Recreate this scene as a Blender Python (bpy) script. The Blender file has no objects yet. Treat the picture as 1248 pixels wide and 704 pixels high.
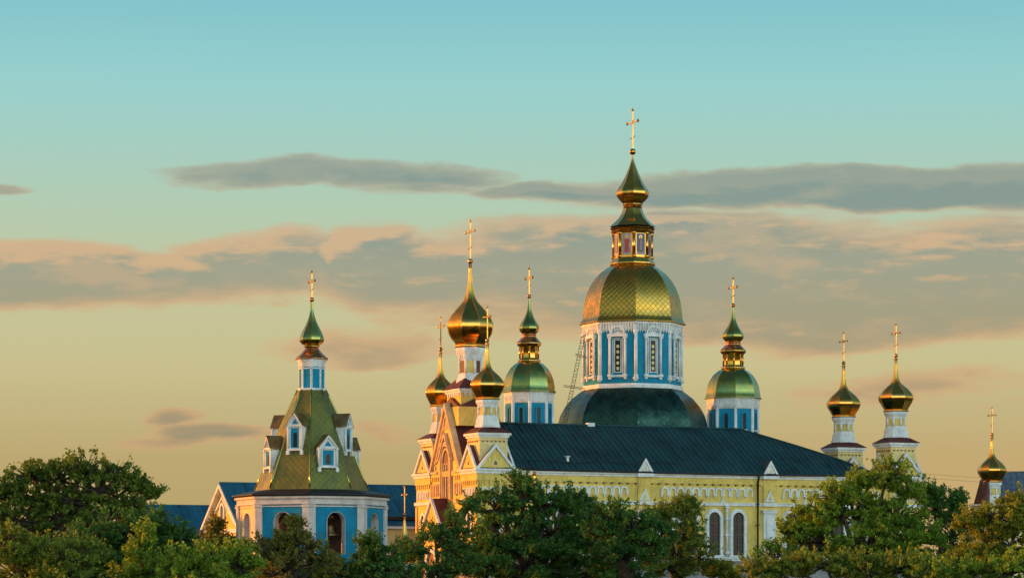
import bpy, math, random
import numpy as np
from mathutils import Vector
R = math.radians
random.seed(7)
SC = bpy.context.scene
COL = SC.collection

# ------------------------------------------------------------------ camera
CAMZ = 15.0
FPX = 3800.0            # focal length in photo pixels (photo is 1248 wide)
HY = 735.0              # horizon row of the photo
cd = bpy.data.cameras.new('camera')
cam = bpy.data.objects.new('camera', cd)
COL.objects.link(cam)
cam.location = (0, 0, CAMZ)
cam.rotation_euler = (R(90), 0, 0)
cd.sensor_width = 36
cd.lens = 36 * FPX / 1248
cd.shift_y = (HY - 352) / 1248
cd.clip_start = 1
cd.clip_end = 20000
SC.camera = cam
SC.view_settings.view_transform = 'Standard'
SC.view_settings.look = 'None'
SC.view_settings.exposure = 0.8
SC.view_settings.gamma = 1.0
SC.view_settings.use_curve_mapping = False
SC.cycles.max_bounces = 6

# ------------------------------------------------------------------ sun and sky
SUN_AZ = R(-77)         # from +Y, towards -X: low sun, left and a little behind the buildings
SUN_EL = R(7)
sund = Vector((math.sin(SUN_AZ) * math.cos(SUN_EL), math.cos(SUN_AZ) * math.cos(SUN_EL), math.sin(SUN_EL)))
sl = bpy.data.lights.new('sun', 'SUN')
sl.energy = 3.9
sl.angle = R(0.5)
sl.color = (1.0, 0.35, 0.055)
so = bpy.data.objects.new('sun', sl)
COL.objects.link(so)
so.rotation_euler = sund.to_track_quat('Z', 'Y').to_euler()

def lin(c):
    out = []
    for x in c:
        x /= 255.0
        out.append(x / 12.92 if x <= 0.04045 else ((x + 0.055) / 1.055) ** 2.4)
    return tuple(out) + (1.0,)

W = bpy.data.worlds.new('World')
SC.world = W
W.use_nodes = True
nt = W.node_tree
nt.nodes.clear()

class G:
    """small helper to write node maths"""
    def __init__(s, tree): s.t = tree
    def n(s, typ, **kw):
        nd = s.t.nodes.new(typ)
        for k, v in kw.items(): setattr(nd, k, v)
        return nd
    def put(s, sock, v):
        if isinstance(v, bpy.types.NodeSocket): s.t.links.new(v, sock)
        else: sock.default_value = v
    def m(s, op, a, b=0.0, c=0.0, clamp=False):
        nd = s.n('ShaderNodeMath', operation=op, use_clamp=clamp)
        s.put(nd.inputs[0], a); s.put(nd.inputs[1], b); s.put(nd.inputs[2], c)
        return nd.outputs[0]
    def add(s, a, b): return s.m('ADD', a, b)
    def sub(s, a, b): return s.m('SUBTRACT', a, b)
    def mul(s, a, b): return s.m('MULTIPLY', a, b)
    def sstep(s, x, a, b, lo=0.0, hi=1.0):
        nd = s.n('ShaderNodeMapRange', interpolation_type='SMOOTHSTEP')
        s.put(nd.inputs[0], x)
        for i, v in enumerate((a, b, lo, hi)): s.put(nd.inputs[i + 1], v)
        return nd.outputs[0]
    def mix(s, f, a, b, blend='MIX'):
        nd = s.n('ShaderNodeMix', data_type='RGBA', blend_type=blend)
        s.put(nd.inputs[0], f); s.put(nd.inputs[6], a); s.put(nd.inputs[7], b)
        return nd.outputs[2]
    def ramp(s, f, stops, interp='LINEAR'):
        nd = s.n('ShaderNodeValToRGB')
        cr = nd.color_ramp; cr.interpolation = interp
        while len(cr.elements) > 1: cr.elements.remove(cr.elements[-1])
        cr.elements[0].position = stops[0][0]; cr.elements[0].color = stops[0][1]
        for p, c in stops[1:]:
            e = cr.elements.new(p); e.color = c
        s.put(nd.inputs[0], f)
        return nd.outputs[0]
    def noise(s, vec, scale, detail=4.0, rough=0.5, dims='3D'):
        nd = s.n('ShaderNodeTexNoise', noise_dimensions=dims)
        if vec is not None: s.put(nd.inputs['Vector'], vec)
        nd.inputs['Scale'].default_value = scale
        nd.inputs['Detail'].default_value = detail
        nd.inputs['Roughness'].default_value = rough
        return nd.outputs[0]
    def xyz(s, x, y, z=0.0):
        nd = s.n('ShaderNodeCombineXYZ')
        s.put(nd.inputs[0], x); s.put(nd.inputs[1], y); s.put(nd.inputs[2], z)
        return nd.outputs[0]

g = G(nt)
tc = g.n('ShaderNodeTexCoord')
sep = g.n('ShaderNodeSeparateXYZ'); nt.links.new(tc.outputs['Generated'], sep.inputs[0])
dx, dy, dz = sep.outputs
az = g.m('ARCTAN2', dx, dy)
hr = g.m('SQRT', g.add(g.mul(dx, dx), g.mul(dy, dy)))
el = g.m('DIVIDE', dz, g.m('MAXIMUM', hr, 0.001))
U = g.m('MULTIPLY_ADD', az, 38.0, 6.24)     # compass bearing in units of 1.5 degrees
V = g.mul(g.m('MAXIMUM', el, 0.0), 38.0)    # height above the horizon, same unit
tt = g.m('DIVIDE', V, g.add(V, 8.0))
def tV(v): return v / (v + 8.0)
clear = g.ramp(tt, [(0.0, lin((178, 152, 98))), (tV(1.75), lin((186, 165, 112))), (tV(2.95), lin((200, 190, 141))),
                    (tV(4.0), lin((192, 196, 156))), (tV(4.8), lin((178, 202, 176))), (tV(6.35), lin((150, 206, 204))),
                    (tV(7.35), lin((130, 194, 203))), (tV(16), lin((100, 165, 190))), (1.0, lin((62, 118, 165)))])
# pinker low sky to the right
right = g.mul(g.sstep(U, 4.0, 13.0), g.sstep(V, 2.6, 1.0))
clear = g.mix(g.mul(right, 0.55), clear, lin((212, 172, 118)))
# --- clouds
ells = [  # centre bearing, centre height, half sizes, weight
    (4.2, 5.20, 2.4, 0.24, 0.95), (5.0, 5.05, 1.3, 0.18, 0.6),
    (10.6, 5.00, 4.8, 0.36, 1.35), (7.2, 5.02, 1.9, 0.18, 0.9), (12.6, 4.85, 2.5, 0.30, 0.8),
    (0.8, 3.98, 4.4, 0.50, 1.15), (3.0, 4.20, 1.3, 0.44, 1.0), (4.3, 4.25, 1.1, 0.44, 1.0),
    (5.3, 4.02, 2.6, 0.60, 1.0), (8.2, 4.15, 4.2, 0.68, 1.15), (11.3, 3.85, 4.2, 0.85, 1.15), (7.5, 3.6, 3.4, 0.55, 0.8), (10.0, 3.3, 3.4, 0.32, 0.7),
    (2.5, 2.08, 1.0, 0.15, 0.85), (2.05, 2.27, 0.5, 0.14, 0.7), (2.0, 2.0, 0.9, 0.10, 0.6), (4.9, 2.1, 0.5, 0.2, 0.4),
    (4.4, 3.15, 1.7, 0.30, 0.52), (11.2, 2.55, 2.2, 0.28, 0.45), (0.1, 4.98, 0.55, 0.07, 0.7), (1.0, 7.5, 1.6, 0.10, 0.35),
    (-14, 3.5, 12, 0.9, 0.9), (-25, 8.0, 14, 1.3, 0.7), (30, 4.2, 13, 1.0, 0.9), (36, 9.0, 15, 1.4, 0.7), (18, 2.4, 8, 0.4, 0.6)]
def clouds(U, V):
    wv = g.xyz(g.mul(U, 0.42), g.mul(V, 1.25), 0.0)
    n1 = g.noise(wv, 1.15, 6.0, 0.55, '2D')
    n2 = g.noise(g.xyz(g.add(g.mul(U, 0.42), 31.0), g.mul(V, 1.1), 0.0), 0.9, 5.0, 0.5, '2D')
    n3 = g.noise(g.xyz(g.add(g.mul(U, 0.36), 11.0), g.add(g.mul(V, 1.5), 7.0), 0.0), 1.7, 9.0, 0.62, '2D')
    Uw = g.add(U, g.mul(g.sub(n1, 0.5), 1.6))
    Vw = g.add(V, g.mul(g.sub(n2, 0.5), 0.55))
    dens = None
    for cu, cv, ru, rv, w in ells:
        a = g.mul(g.sub(Uw, cu), 1.0 / ru); b = g.mul(g.sub(Vw, cv), 1.0 / rv)
        e = g.mul(g.m('MAXIMUM', g.sub(1.0, g.add(g.mul(a, a), g.mul(b, b))), 0.0), w)
        dens = e if dens is None else g.m('MAXIMUM', dens, e)
    dn = g.add(dens, g.mul(g.sub(n3, 0.5), 0.95))
    dn = g.mul(dn, g.sstep(dens, 0.0, 0.16))
    return dn, n1, n3
dn, n1, n3 = clouds(U, V)
dn2, _a, _b = clouds(g.add(U, -0.14), g.add(V, 0.085))
cover = g.sstep(dn, 0.02, 0.55)
body = g.sstep(dn, 0.20, 0.85)
greyc = g.ramp(g.mul(V, 1 / 8.0), [(0.0, lin((168, 148, 112))), (2.1 / 8, lin((147, 139, 114))), (3.4 / 8, lin((160, 153, 126))), (4.1 / 8, lin((155, 156, 137))),
                                   (4.7 / 8, lin((130, 147, 140))), (1.0, lin((122, 148, 152)))])
warm = g.ramp(g.mul(V, 1 / 8.0), [(0.0, lin((200, 158, 112))), (3.5 / 8, lin((212, 170, 126))), (4.5 / 8, lin((210, 176, 138))), (5.2 / 8, lin((172, 172, 150))), (1.0, lin((175, 180, 165)))])
lit = g.sstep(g.sub(dn, dn2), 0.03, 0.30)
lit = g.mul(lit, g.mul(g.sstep(V, 2.4, 3.4, 0.15, 1.0), g.sstep(V, 4.6, 4.95, 1.0, 0.35)))
puff = g.m('MAXIMUM', g.mul(lit, 0.95), g.mul(g.sstep(n1, 0.54, 0.70), 0.45))
shade = g.m('MULTIPLY', body, g.sub(1.0, puff), clamp=True)
cloudc = g.mix(shade, warm, greyc)
sky = g.mix(g.mul(cover, 0.90), clear, cloudc)
# added bright lobe behind the camera to fill the shaded walls, and the glow round the low sun
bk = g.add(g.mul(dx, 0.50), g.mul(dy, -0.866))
fill_lobe = g.sstep(bk, 0.12, 0.88)
fill_tint = g.ramp(g.m('DIVIDE', g.m('MAXIMUM', el, 0.0), 2.0), [(0.0, (2.6, 2.3, 1.5, 1)), (0.05, (2.5, 2.5, 2.0, 1)), (0.12, (1.75, 2.5, 2.75, 1)), (0.20, (0.95, 1.65, 2.0, 1)), (0.34, (0.18, 0.38, 0.54, 1)), (1.0, (0.05, 0.13, 0.22, 1))])
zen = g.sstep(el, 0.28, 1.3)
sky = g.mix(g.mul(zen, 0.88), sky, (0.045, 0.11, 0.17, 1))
sky = g.mix(fill_lobe, sky, fill_tint)
vm = g.n('ShaderNodeVectorMath', operation='DOT_PRODUCT')
nt.links.new(tc.outputs['Generated'], vm.inputs[0]); vm.inputs[1].default_value = tuple(sund)
glow = g.m('POWER', g.m('MAXIMUM', vm.outputs['Value'], 0.0), 8.0)
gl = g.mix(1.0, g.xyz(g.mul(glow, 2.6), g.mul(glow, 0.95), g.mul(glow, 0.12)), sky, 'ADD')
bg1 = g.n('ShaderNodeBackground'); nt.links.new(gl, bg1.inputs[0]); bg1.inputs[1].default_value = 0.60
st = g.n('ShaderNodeTexSky', sky_type='NISHITA')
st.sun_disc = False; st.sun_elevation = SUN_EL; st.sun_rotation = SUN_AZ
bg2 = g.n('ShaderNodeBackground'); nt.links.new(st.outputs[0], bg2.inputs[0]); bg2.inputs[1].default_value = 0.05
mxs = g.n('ShaderNodeMixShader'); mxs.inputs[0].default_value = 0.05
nt.links.new(bg1.outputs[0], mxs.inputs[1]); nt.links.new(bg2.outputs[0], mxs.inputs[2])
wo = g.n('ShaderNodeOutputWorld'); nt.links.new(mxs.outputs[0], wo.inputs[0])
W.cycles.sampling_method = 'MANUAL'
W.cycles.sample_map_resolution = 1024

# ------------------------------------------------------------------ helpers: materials
def mat(name, col, rough=0.7, metal=0.0, var=0.12, scale=1.2, bump=0.0, bscale=18.0, streak=0.0, tiles=None, tint=None, spec=0.5, panel=None):
    """procedural paint / metal: base colour with patchy wear; tiles = (size m, strength) lozenge scales laid on the UVs"""
    m = bpy.data.materials.new(name); m.use_nodes = True
    t = m.node_tree; t.nodes.clear(); q = G(t)
    out = q.n('ShaderNodeOutputMaterial'); p = q.n('ShaderNodeBsdfPrincipled')
    t.links.new(p.outputs[0], out.inputs[0])
    p.inputs['Metallic'].default_value = metal
    p.inputs['Specular IOR Level'].default_value = spec
    c = q.n('ShaderNodeTexCoord')
    n = q.noise(c.outputs['Object'], scale, 5.0, 0.6)
    nf = q.noise(c.outputs['Object'], scale * 7.0, 3.0, 0.6)
    dark = tuple(x * (1 - 2.2 * var) for x in col) + (1,)
    lite = tuple(min(1, x * (1 + var)) for x in col) + (1,)
    if tint: dark = tuple(tint) + (1,)
    f = q.m('MULTIPLY_ADD', nf, 0.35, q.mul(n, 0.65))
    cc = q.mix(q.sstep(f, 0.35, 0.62), dark, lite)
    if streak:
        s_ = q.n('ShaderNodeSeparateXYZ'); t.links.new(c.outputs['Object'], s_.inputs[0])
        ns = q.noise(q.xyz(q.mul(s_.outputs[0], 3.0), q.mul(s_.outputs[1], 3.0), q.mul(s_.outputs[2], 0.25)), 1.6, 3.0, 0.6)
        cc = q.mix(q.mul(q.sstep(ns, 0.5, 0.75), streak), cc, tuple(x * 0.45 for x in col) + (1,))
    h = None
    rgh = q.m('MULTIPLY_ADD', n, 0.22, rough - 0.11)
    if panel:
        s_ = q.n('ShaderNodeSeparateXYZ'); t.links.new(c.outputs['Object'], s_.inputs[0])
        ix = q.m('FLOOR', q.mul(s_.outputs[0], 1.0 / panel))
        wn = q.n('ShaderNodeTexWhiteNoise', noise_dimensions='2D')
        t.links.new(q.xyz(ix, q.m('FLOOR', q.mul(s_.outputs[1], 0.45))), wn.inputs[0])
        cc = q.mix(q.mul(wn.outputs[0], 0.45), cc, tuple(x * 1.9 for x in col) + (1,))
        rgh = q.m('MULTIPLY_ADD', wn.outputs[0], 0.16, rgh)
    if tiles:
        uv = q.n('ShaderNodeSeparateXYZ'); t.links.new(c.outputs['UV'], uv.inputs[0])
        k = 1.0 / tiles[0]
        a = q.mul(q.add(uv.outputs[0], uv.outputs[1]), k); b = q.mul(q.sub(uv.outputs[0], uv.outputs[1]), k)
        fa = q.m('FRACT', a); fb = q.m('FRACT', b)
        ea = q.m('MINIMUM', fa, q.sub(1.0, fa)); eb = q.m('MINIMUM', fb, q.sub(1.0, fb))
        edge = q.m('MINIMUM', ea, eb)
        groove = q.sstep(edge, 0.0, 0.13)
        wn = q.n('ShaderNodeTexWhiteNoise', noise_dimensions='2D')
        t.links.new(q.xyz(q.m('FLOOR', a), q.m('FLOOR', b)), wn.inputs[0])
        cc = q.mix(q.mul(wn.outputs[0], 0.35), cc, tuple(x * 0.6 for x in col) + (1,))
        cc = q.mix(q.mul(q.sub(1.0, groove), 0.55), cc, tuple(x * 0.25 for x in col) + (1,))
        h = q.add(q.mul(groove, tiles[1] * 0.6), q.mul(q.add(fa, fb), tiles[1] * 0.5))
        rgh = q.m('MULTIPLY_ADD', wn.outputs[0], 0.12, rgh)
    t.links.new(rgh, p.inputs['Roughness'])
    t.links.new(cc, p.inputs['Base Color'])
    if bump:
        hb = q.mul(q.noise(c.outputs['Object'], bscale, 3.0, 0.6), bump)
        h = hb if h is None else q.add(h, hb)
    if h is not None:
        bp = q.n('ShaderNodeBump'); bp.inputs['Distance'].default_value = 0.05; bp.inputs['Strength'].default_value = 1.0
        t.links.new(h, bp.inputs['Height']); t.links.new(bp.outputs[0], p.inputs['Normal'])
    return m

def leafmat(name, c1, c2, tr=0.35):
    m = bpy.data.materials.new(name); m.use_nodes = True
    t = m.node_tree; t.nodes.clear(); q = G(t)
    out = q.n('ShaderNodeOutputMaterial')
    at = q.n('ShaderNodeAttribute', attribute_name='tone')
    c = q.mix(at.outputs['Fac'], tuple(c1) + (1,), tuple(c2) + (1,))
    p = q.n('ShaderNodeBsdfPrincipled'); t.links.new(c, p.inputs['Base Color'])
    p.inputs['Roughness'].default_value = 0.5
    p.inputs['Specular IOR Level'].default_value = 0.25
    tl = q.n('ShaderNodeBsdfTranslucent')
    t.links.new(q.mix(0.5, c, tuple(x * 1.7 for x in c2) + (1,)), tl.inputs[0])
    mx = q.n('ShaderNodeMixShader'); mx.inputs[0].default_value = tr
    t.links.new(p.outputs[0], mx.inputs[1]); t.links.new(tl.outputs[0], mx.inputs[2]); t.links.new(mx.outputs[0], out.inputs[0])
    return m

M = dict(
    yellow=mat('yellow_render', (0.72, 0.52, 0.135), 0.85, var=0.10, scale=0.5, streak=0.55, bump=0.25, spec=0.2),
    cream=mat('cream_render', (0.74, 0.58, 0.26), 0.85, var=0.08, scale=0.6, streak=0.25, bump=0.2, spec=0.2),
    white=mat('white_stucco', (0.72, 0.72, 0.70), 0.8, var=0.10, scale=1.0, streak=0.45, bump=0.25, spec=0.2),
    sun_trim=mat('sunlit_white_stucco', (0.64, 0.44, 0.24), 0.8, var=0.12, scale=1.0, streak=0.4, bump=0.3, spec=0.2),  # west front's white trim with the warm sunlight put into its colour
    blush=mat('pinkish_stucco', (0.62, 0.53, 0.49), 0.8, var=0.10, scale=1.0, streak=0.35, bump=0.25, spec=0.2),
    blue=mat('blue_render', (0.008, 0.225, 0.37), 0.8, var=0.10, scale=0.8, streak=0.25, bump=0.2, spec=0.25),
    roof=mat('dark_sheet_roof', (0.007, 0.037, 0.043), 0.50, var=0.26, scale=0.30, bump=0.9, bscale=1.1, panel=0.62, spec=0.4, streak=0.5),
    blueroof=mat('blue_sheet_roof', (0.012, 0.085, 0.14), 0.5, var=0.15, scale=0.4, panel=0.7, spec=0.35),
    greyroof=mat('weathered_grey_roof', (0.07, 0.10, 0.14), 0.7, var=0.30, scale=1.3, bump=0.4, panel=0.9),
    rust=mat('oxide_red_sheet', (0.10, 0.025, 0.020), 0.6, var=0.2, scale=0.8, spec=0.3),
    gold=mat('gilding', (0.70, 0.32, 0.05), 0.15, 1.0, var=0.14, scale=1.6, bump=0.05, bscale=6.0, tint=(0.42, 0.30, 0.09)),
    goldtile=mat('gilded_scales', (0.60, 0.30, 0.04), 0.12, 1.0, var=0.15, scale=0.7, tint=(0.45, 0.28, 0.07), tiles=(0.62, 0.3)),
    greengold=mat('green_gold_sheet', (0.35, 0.265, 0.058), 0.20, 1.0, var=0.2, scale=0.9, tint=(0.20, 0.28, 0.10), bump=0.12, bscale=3.0),
    copper=mat('copper_sheet', (0.50, 0.20, 0.08), 0.35, 1.0, var=0.2, scale=1.4),
    spire=mat('green_scale_roof', (0.24, 0.205, 0.048), 0.33, 0.8, var=0.2, scale=0.6, tiles=(0.62, 0.4), tint=(0.13, 0.15, 0.05)),
    skirt=mat('dark_green_metal', (0.045, 0.10, 0.072), 0.26, 0.95, var=0.30, scale=0.7, tiles=(0.8, 0.3), tint=(0.020, 0.040, 0.03), streak=0.5),
    dark=mat('dark_metal', (0.018, 0.016, 0.018), 0.5, 0.3, var=0.2),
    glass=mat('window_glass', (0.008, 0.009, 0.012), 0.25, 0.0, var=0.3, scale=1.0, spec=0.3),
    wood=mat('brown_wood', (0.13, 0.045, 0.025), 0.6, var=0.25, scale=2.0),
    plinth=mat('grey_plinth', (0.26, 0.24, 0.24), 0.85, var=0.2, scale=0.8, streak=0.4),
    bronze=mat('bronze', (0.28, 0.15, 0.06), 0.4, 1.0, var=0.2, scale=3.0),
    redcloth=mat('icon_red', (0.42, 0.035, 0.045), 0.6), iconblue=mat('icon_blue', (0.05, 0.16, 0.33), 0.6),
    iconpale=mat('icon_pale', (0.30, 0.30, 0.34), 0.6), skin=mat('icon_skin', (0.45, 0.24, 0.13), 0.6),
    iconbrown=mat('icon_brown', (0.25, 0.09, 0.05), 0.6),
    dormroof=mat('brown_sheet', (0.20, 0.13, 0.05), 0.45, 0.4, var=0.25, scale=1.0),
    bark=mat('bark', (0.07, 0.05, 0.035), 0.9, var=0.3, scale=4.0, bump=1.0, bscale=12.0),
    soil=mat('meadow_ground', (0.06, 0.075, 0.03), 0.95, var=0.35, scale=0.08, bump=1.0, bscale=2.0),
)
# ------------------------------------------------------------------ helpers: meshes
class F:
    """a flat working frame: origin, across, up, outward"""
    def __init__(s, O, U, N): s.O = Vector(O); s.U = Vector(U); s.N = Vector(N); s.V = Vector((0, 0, 1))
    def p(s, u, v, t): return s.O + s.U * u + s.V * v + s.N * t
OCT = 22.5              # bearing of the first rib of every eight-sided drum
def face8(k, r, cx=0, cy=0):
    a = R(45 * k + OCT - 22.5)
    ap = r * math.cos(R(22.5))
    n = (math.cos(a), math.sin(a), 0)
    return F((cx + n[0] * ap, cy + n[1] * ap, 0), (-n[1], n[0], 0), n)
def facing(side, x, y):
    d = {'-y': ((1, 0, 0), (0, -1, 0)), '-x': ((0, -1, 0), (-1, 0, 0)), '+y': ((-1, 0, 0), (0, 1, 0)), '+x': ((0, 1, 0), (1, 0, 0))}[side]
    return F((x, y, 0), d[0], d[1])

class MB:
    def __init__(s, *mats): s.v = []; s.f = []; s.mi = []; s.sm = []; s.uv = []; s.mats = list(mats)
    def idx(s, m):
        if m is None: return 0
        if m not in s.mats: s.mats.append(m)
        return s.mats.index(m)
    def add(s, vs, fs, m=None, smooth=False, uvs=None):
        b = len(s.v); s.v += [tuple(v) for v in vs]; k = s.idx(m)
        for i, f in enumerate(fs):
            s.f.append(tuple(b + j for j in f)); s.mi.append(k); s.sm.append(smooth)
            s.uv += (uvs[i] if uvs else [(0, 0)] * len(f))
    def box(s, x0, x1, y0, y1, z0, z1, m=None):
        v = [(x0, y0, z0), (x1, y0, z0), (x1, y1, z0), (x0, y1, z0), (x0, y0, z1), (x1, y0, z1), (x1, y1, z1), (x0, y1, z1)]
        s.add(v, [(0, 3, 2, 1), (4, 5, 6, 7), (0, 1, 5, 4), (1, 2, 6, 5), (2, 3, 7, 6), (3, 0, 4, 7)], m)
    def sq(s, cx, cy, h, z0, z1, m=None): s.box(cx - h, cx + h, cy - h, cy + h, z0, z1, m)
    def fprism(s, fr, poly, t0, t1, m=None):
        n = len(poly)
        v = [fr.p(a, b, t1) for a, b in poly] + [fr.p(a, b, t0) for a, b in poly]
        fs = [tuple(range(n)), tuple(range(2 * n - 1, n - 1, -1))]
        for i in range(n):
            j = (i + 1) % n
            fs.append((i, i + n, j + n, j))
        s.add(v, fs, m)
    def fbox(s, fr, u0, u1, v0, v1, t0, t1, m=None): s.fprism(fr, [(u0, v0), (u1, v0), (u1, v1), (u0, v1)], t0, t1, m)
    def farch(s, fr, cu, v0, vs, ri, ro, t0, t1, m=None, n=8, point=1.0):
        """arched band: legs from v0 up to the spring vs, then a (possibly pointed) arch"""
        if vs > v0:
            s.fbox(fr, cu - ro, cu - ri, v0, vs, t0, t1, m); s.fbox(fr, cu + ri, cu + ro, v0, vs, t0, t1, m)
        pts = [(math.cos(math.pi * i / n), math.sin(math.pi * i / n)) for i in range(n + 1)]
        for (a, b), (c, d) in zip(pts, pts[1:]):
            s.fprism(fr, [(cu + a * ri, vs + b * ri * point), (cu + a * ro, vs + b * ro * point), (cu + c * ro, vs + d * ro * point), (cu + c * ri, vs + d * ri * point)], t0, t1, m)
    def fpane(s, fr, cu, v0, vs, r, t0, t1, m=None, n=10, point=1.0):
        poly = [(cu - r, v0), (cu + r, v0)] + [(cu + r * math.cos(math.pi * i / n), vs + r * math.sin(math.pi * i / n) * point) for i in range(n + 1)]
        s.fprism(fr, poly, t0, t1, m)
    def rake(s, fr, cu, v, hw, h, w, t0, t1, m=None):
        k = w * math.hypot(hw, h) / hw; kk = w * math.hypot(hw, h) / h
        s.fprism(fr, [(cu - hw, v), (cu - hw + kk, v), (cu, v + h - k), (cu, v + h)], t0, t1, m)
        s.fprism(fr, [(cu + hw - kk, v), (cu + hw, v), (cu, v + h), (cu, v + h - k)], t0, t1, m)
    def lathe(s, prof, cx=0, cy=0, n=8, m=None, rot=None, sx=1.0):
        rot = OCT if rot is None else rot
        """faceted turning: every side is its own strip, smooth up the profile and crisp at the ribs"""
        prof = [(max(r * sx, 0.002), z) for r, z in prof]
        for k in range(n):
            a0 = R(rot + 360 / n * k); a1 = R(rot + 360 / n * (k + 1))
            vs = []; L = [0.0]
            for i, (r, z) in enumerate(prof):
                vs += [(cx + r * math.cos(a0), cy + r * math.sin(a0), z), (cx + r * math.cos(a1), cy + r * math.sin(a1), z)]
                if i: L.append(L[-1] + math.hypot(r - prof[i - 1][0], z - prof[i - 1][1]))
            hf = math.sin(math.pi / n)
            fs = []; uvs = []
            for i in range(len(prof) - 1):
                fs.append((2 * i, 2 * i + 1, 2 * i + 3, 2 * i + 2))
                w0 = prof[i][0] * hf; w1 = prof[i + 1][0] * hf
                uvs.append([(-w0, L[i]), (w0, L[i]), (w1, L[i + 1]), (-w1, L[i + 1])])
            s.add(vs, fs, m, True, uvs)
    def solid8(s, r, z0, z1, cx=0, cy=0, m=None, r1=None, n=8, rot=None):
        rot = OCT if rot is None else rot
        """straight-sided drum with flat shading and caps"""
        r1 = r if r1 is None else r1
        A = [R(rot + 360 / n * k) for k in range(n)]
        v = [(cx + r * math.cos(a), cy + r * math.sin(a), z0) for a in A] + [(cx + r1 * math.cos(a), cy + r1 * math.sin(a), z1) for a in A]
        fs = [tuple(range(n - 1, -1, -1)), tuple(range(n, 2 * n))] + [(i, (i + 1) % n, n + (i + 1) % n, n + i) for i in range(n)]
        s.add(v, fs, m)
    def ball(s, c, r, m=None, n=10, sz=1.0):
        prof = [(r * math.sin(math.pi * i / 8), c[2] - r * sz * math.cos(math.pi * i / 8)) for i in range(9)]
        s.lathe(prof, c[0], c[1], n, m)
    def tube(s, pts, rad, m=None, n=7, smooth=True):
        pts = [Vector(p) for p in pts]; vs = []; N = len(pts)
        for i, p in enumerate(pts):
            d = (pts[min(i + 1, N - 1)] - pts[max(i - 1, 0)]).normalized()
            a = d.cross(Vector((0, 0, 1)));
            if a.length < 1e-3: a = d.cross(Vector((1, 0, 0)))
            a.normalize(); b = d.cross(a)
            r = rad[i] if isinstance(rad, (list, tuple)) else rad
            for k in range(n):
                t = 2 * math.pi * k / n
                vs.append(p + (a * math.cos(t) + b * math.sin(t)) * r)
        fs = [(i * n + k, i * n + (k + 1) % n, (i + 1) * n + (k + 1) % n, (i + 1) * n + k) for i in range(N - 1) for k in range(n)]
        fs += [tuple(range(n - 1, -1, -1)), tuple((N - 1) * n + k for k in range(n))]
        s.add(vs, fs, m, smooth)
    def build(s, name, parent=None):
        me = bpy.data.meshes.new(name)
        me.from_pydata(s.v, [], s.f)
        for m in s.mats: me.materials.append(m)
        me.polygons.foreach_set('material_index', s.mi)
        me.polygons.foreach_set('use_smooth', s.sm)
        ul = me.uv_layers.new(name='UVMap')
        ul.data.foreach_set('uv', np.array(s.uv, dtype=np.float32).ravel())
        me.update()
        o = bpy.data.objects.new(name, me); COL.objects.link(o)
        if parent: o.parent = parent
        return o

def tag(o, label=None, cat=None, group=None, kind=None):
    if label: o['label'] = label
    if cat: o['category'] = cat
    if group: o['group'] = group
    if kind: o['kind'] = kind
    return o
def copy_tree(o, parent=None):
    c = o.copy(); COL.objects.link(c); c.parent = parent
    for ch in list(o.children): copy_tree(ch, c)
    return c

TURN = R(24)            # every monastery building stands on the same bearing
GZ = 16.0               # height of the monastery terrace
def root(name, px, Y, label, cat, group=None, rz=TURN, z=GZ):
    """an Empty at the foot of a thing, on the sight line through photo column px at distance Y"""
    o = bpy.data.objects.new(name, None); COL.objects.link(o)
    o.location = ((px - 624) / FPX * Y, Y, z); o.rotation_euler = (0, 0, rz)
    o.empty_display_size = 0.5
    tag(o, label, cat, group)
    return o
def zl(y, Y): return (HY - y) * Y / FPX - (GZ - CAMZ)      # photo row -> height above the terrace at distance Y
def pf(lst, Y): return [(r * Y / FPX, zl(y, Y)) for r, y in lst]

def cross_mb(cx, cy, z0, z1, bar=0.30, w=0.13, lw=None):
    """tall church cross, arms north-south, with trefoil ends"""
    mb = MB(M['gold']); H = z1 - z0; lw = lw or H * 0.27
    w = w * 0.78; w2 = w * 0.5
    mb.box(cx - w2, cx + w2, cy - w2, cy + w2, z0, z1)
    zb = z1 - H * bar
    e = w2 * 0.95
    mb.box(cx - e, cx + e, cy - lw, cy - w2, zb - w2, zb + w2); mb.box(cx - e, cx + e, cy + w2, cy + lw, zb - w2, zb + w2)
    for p in ((cy - lw, zb), (cy + lw, zb), (cy, z1)):
        mb.ball((cx, p[0], p[1]), w * 1.15)
        for q in ((-1, 0), (1, 0), (0, 1)):
            mb.ball((cx, p[0] + q[0] * w * 1.0, p[1] + q[1] * w * 1.0), w * 0.7, n=6)
    # rays in the corners and the small slanted foot bar
    for sy in (-1, 1):
        for sz in (-1, 1):
            mb.tube([(cx, cy, zb), (cx, cy + sy * lw * 0.26, zb + sz * lw * 0.26)], [w * 0.35, w * 0.12], n=5)
    zf = z0 + H * 0.30
    mb.tube([(cx, cy - lw * 0.45, zf + 0.10), (cx, cy + lw * 0.45, zf - 0.10)], w * 0.38, n=5)
    return mb

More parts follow.
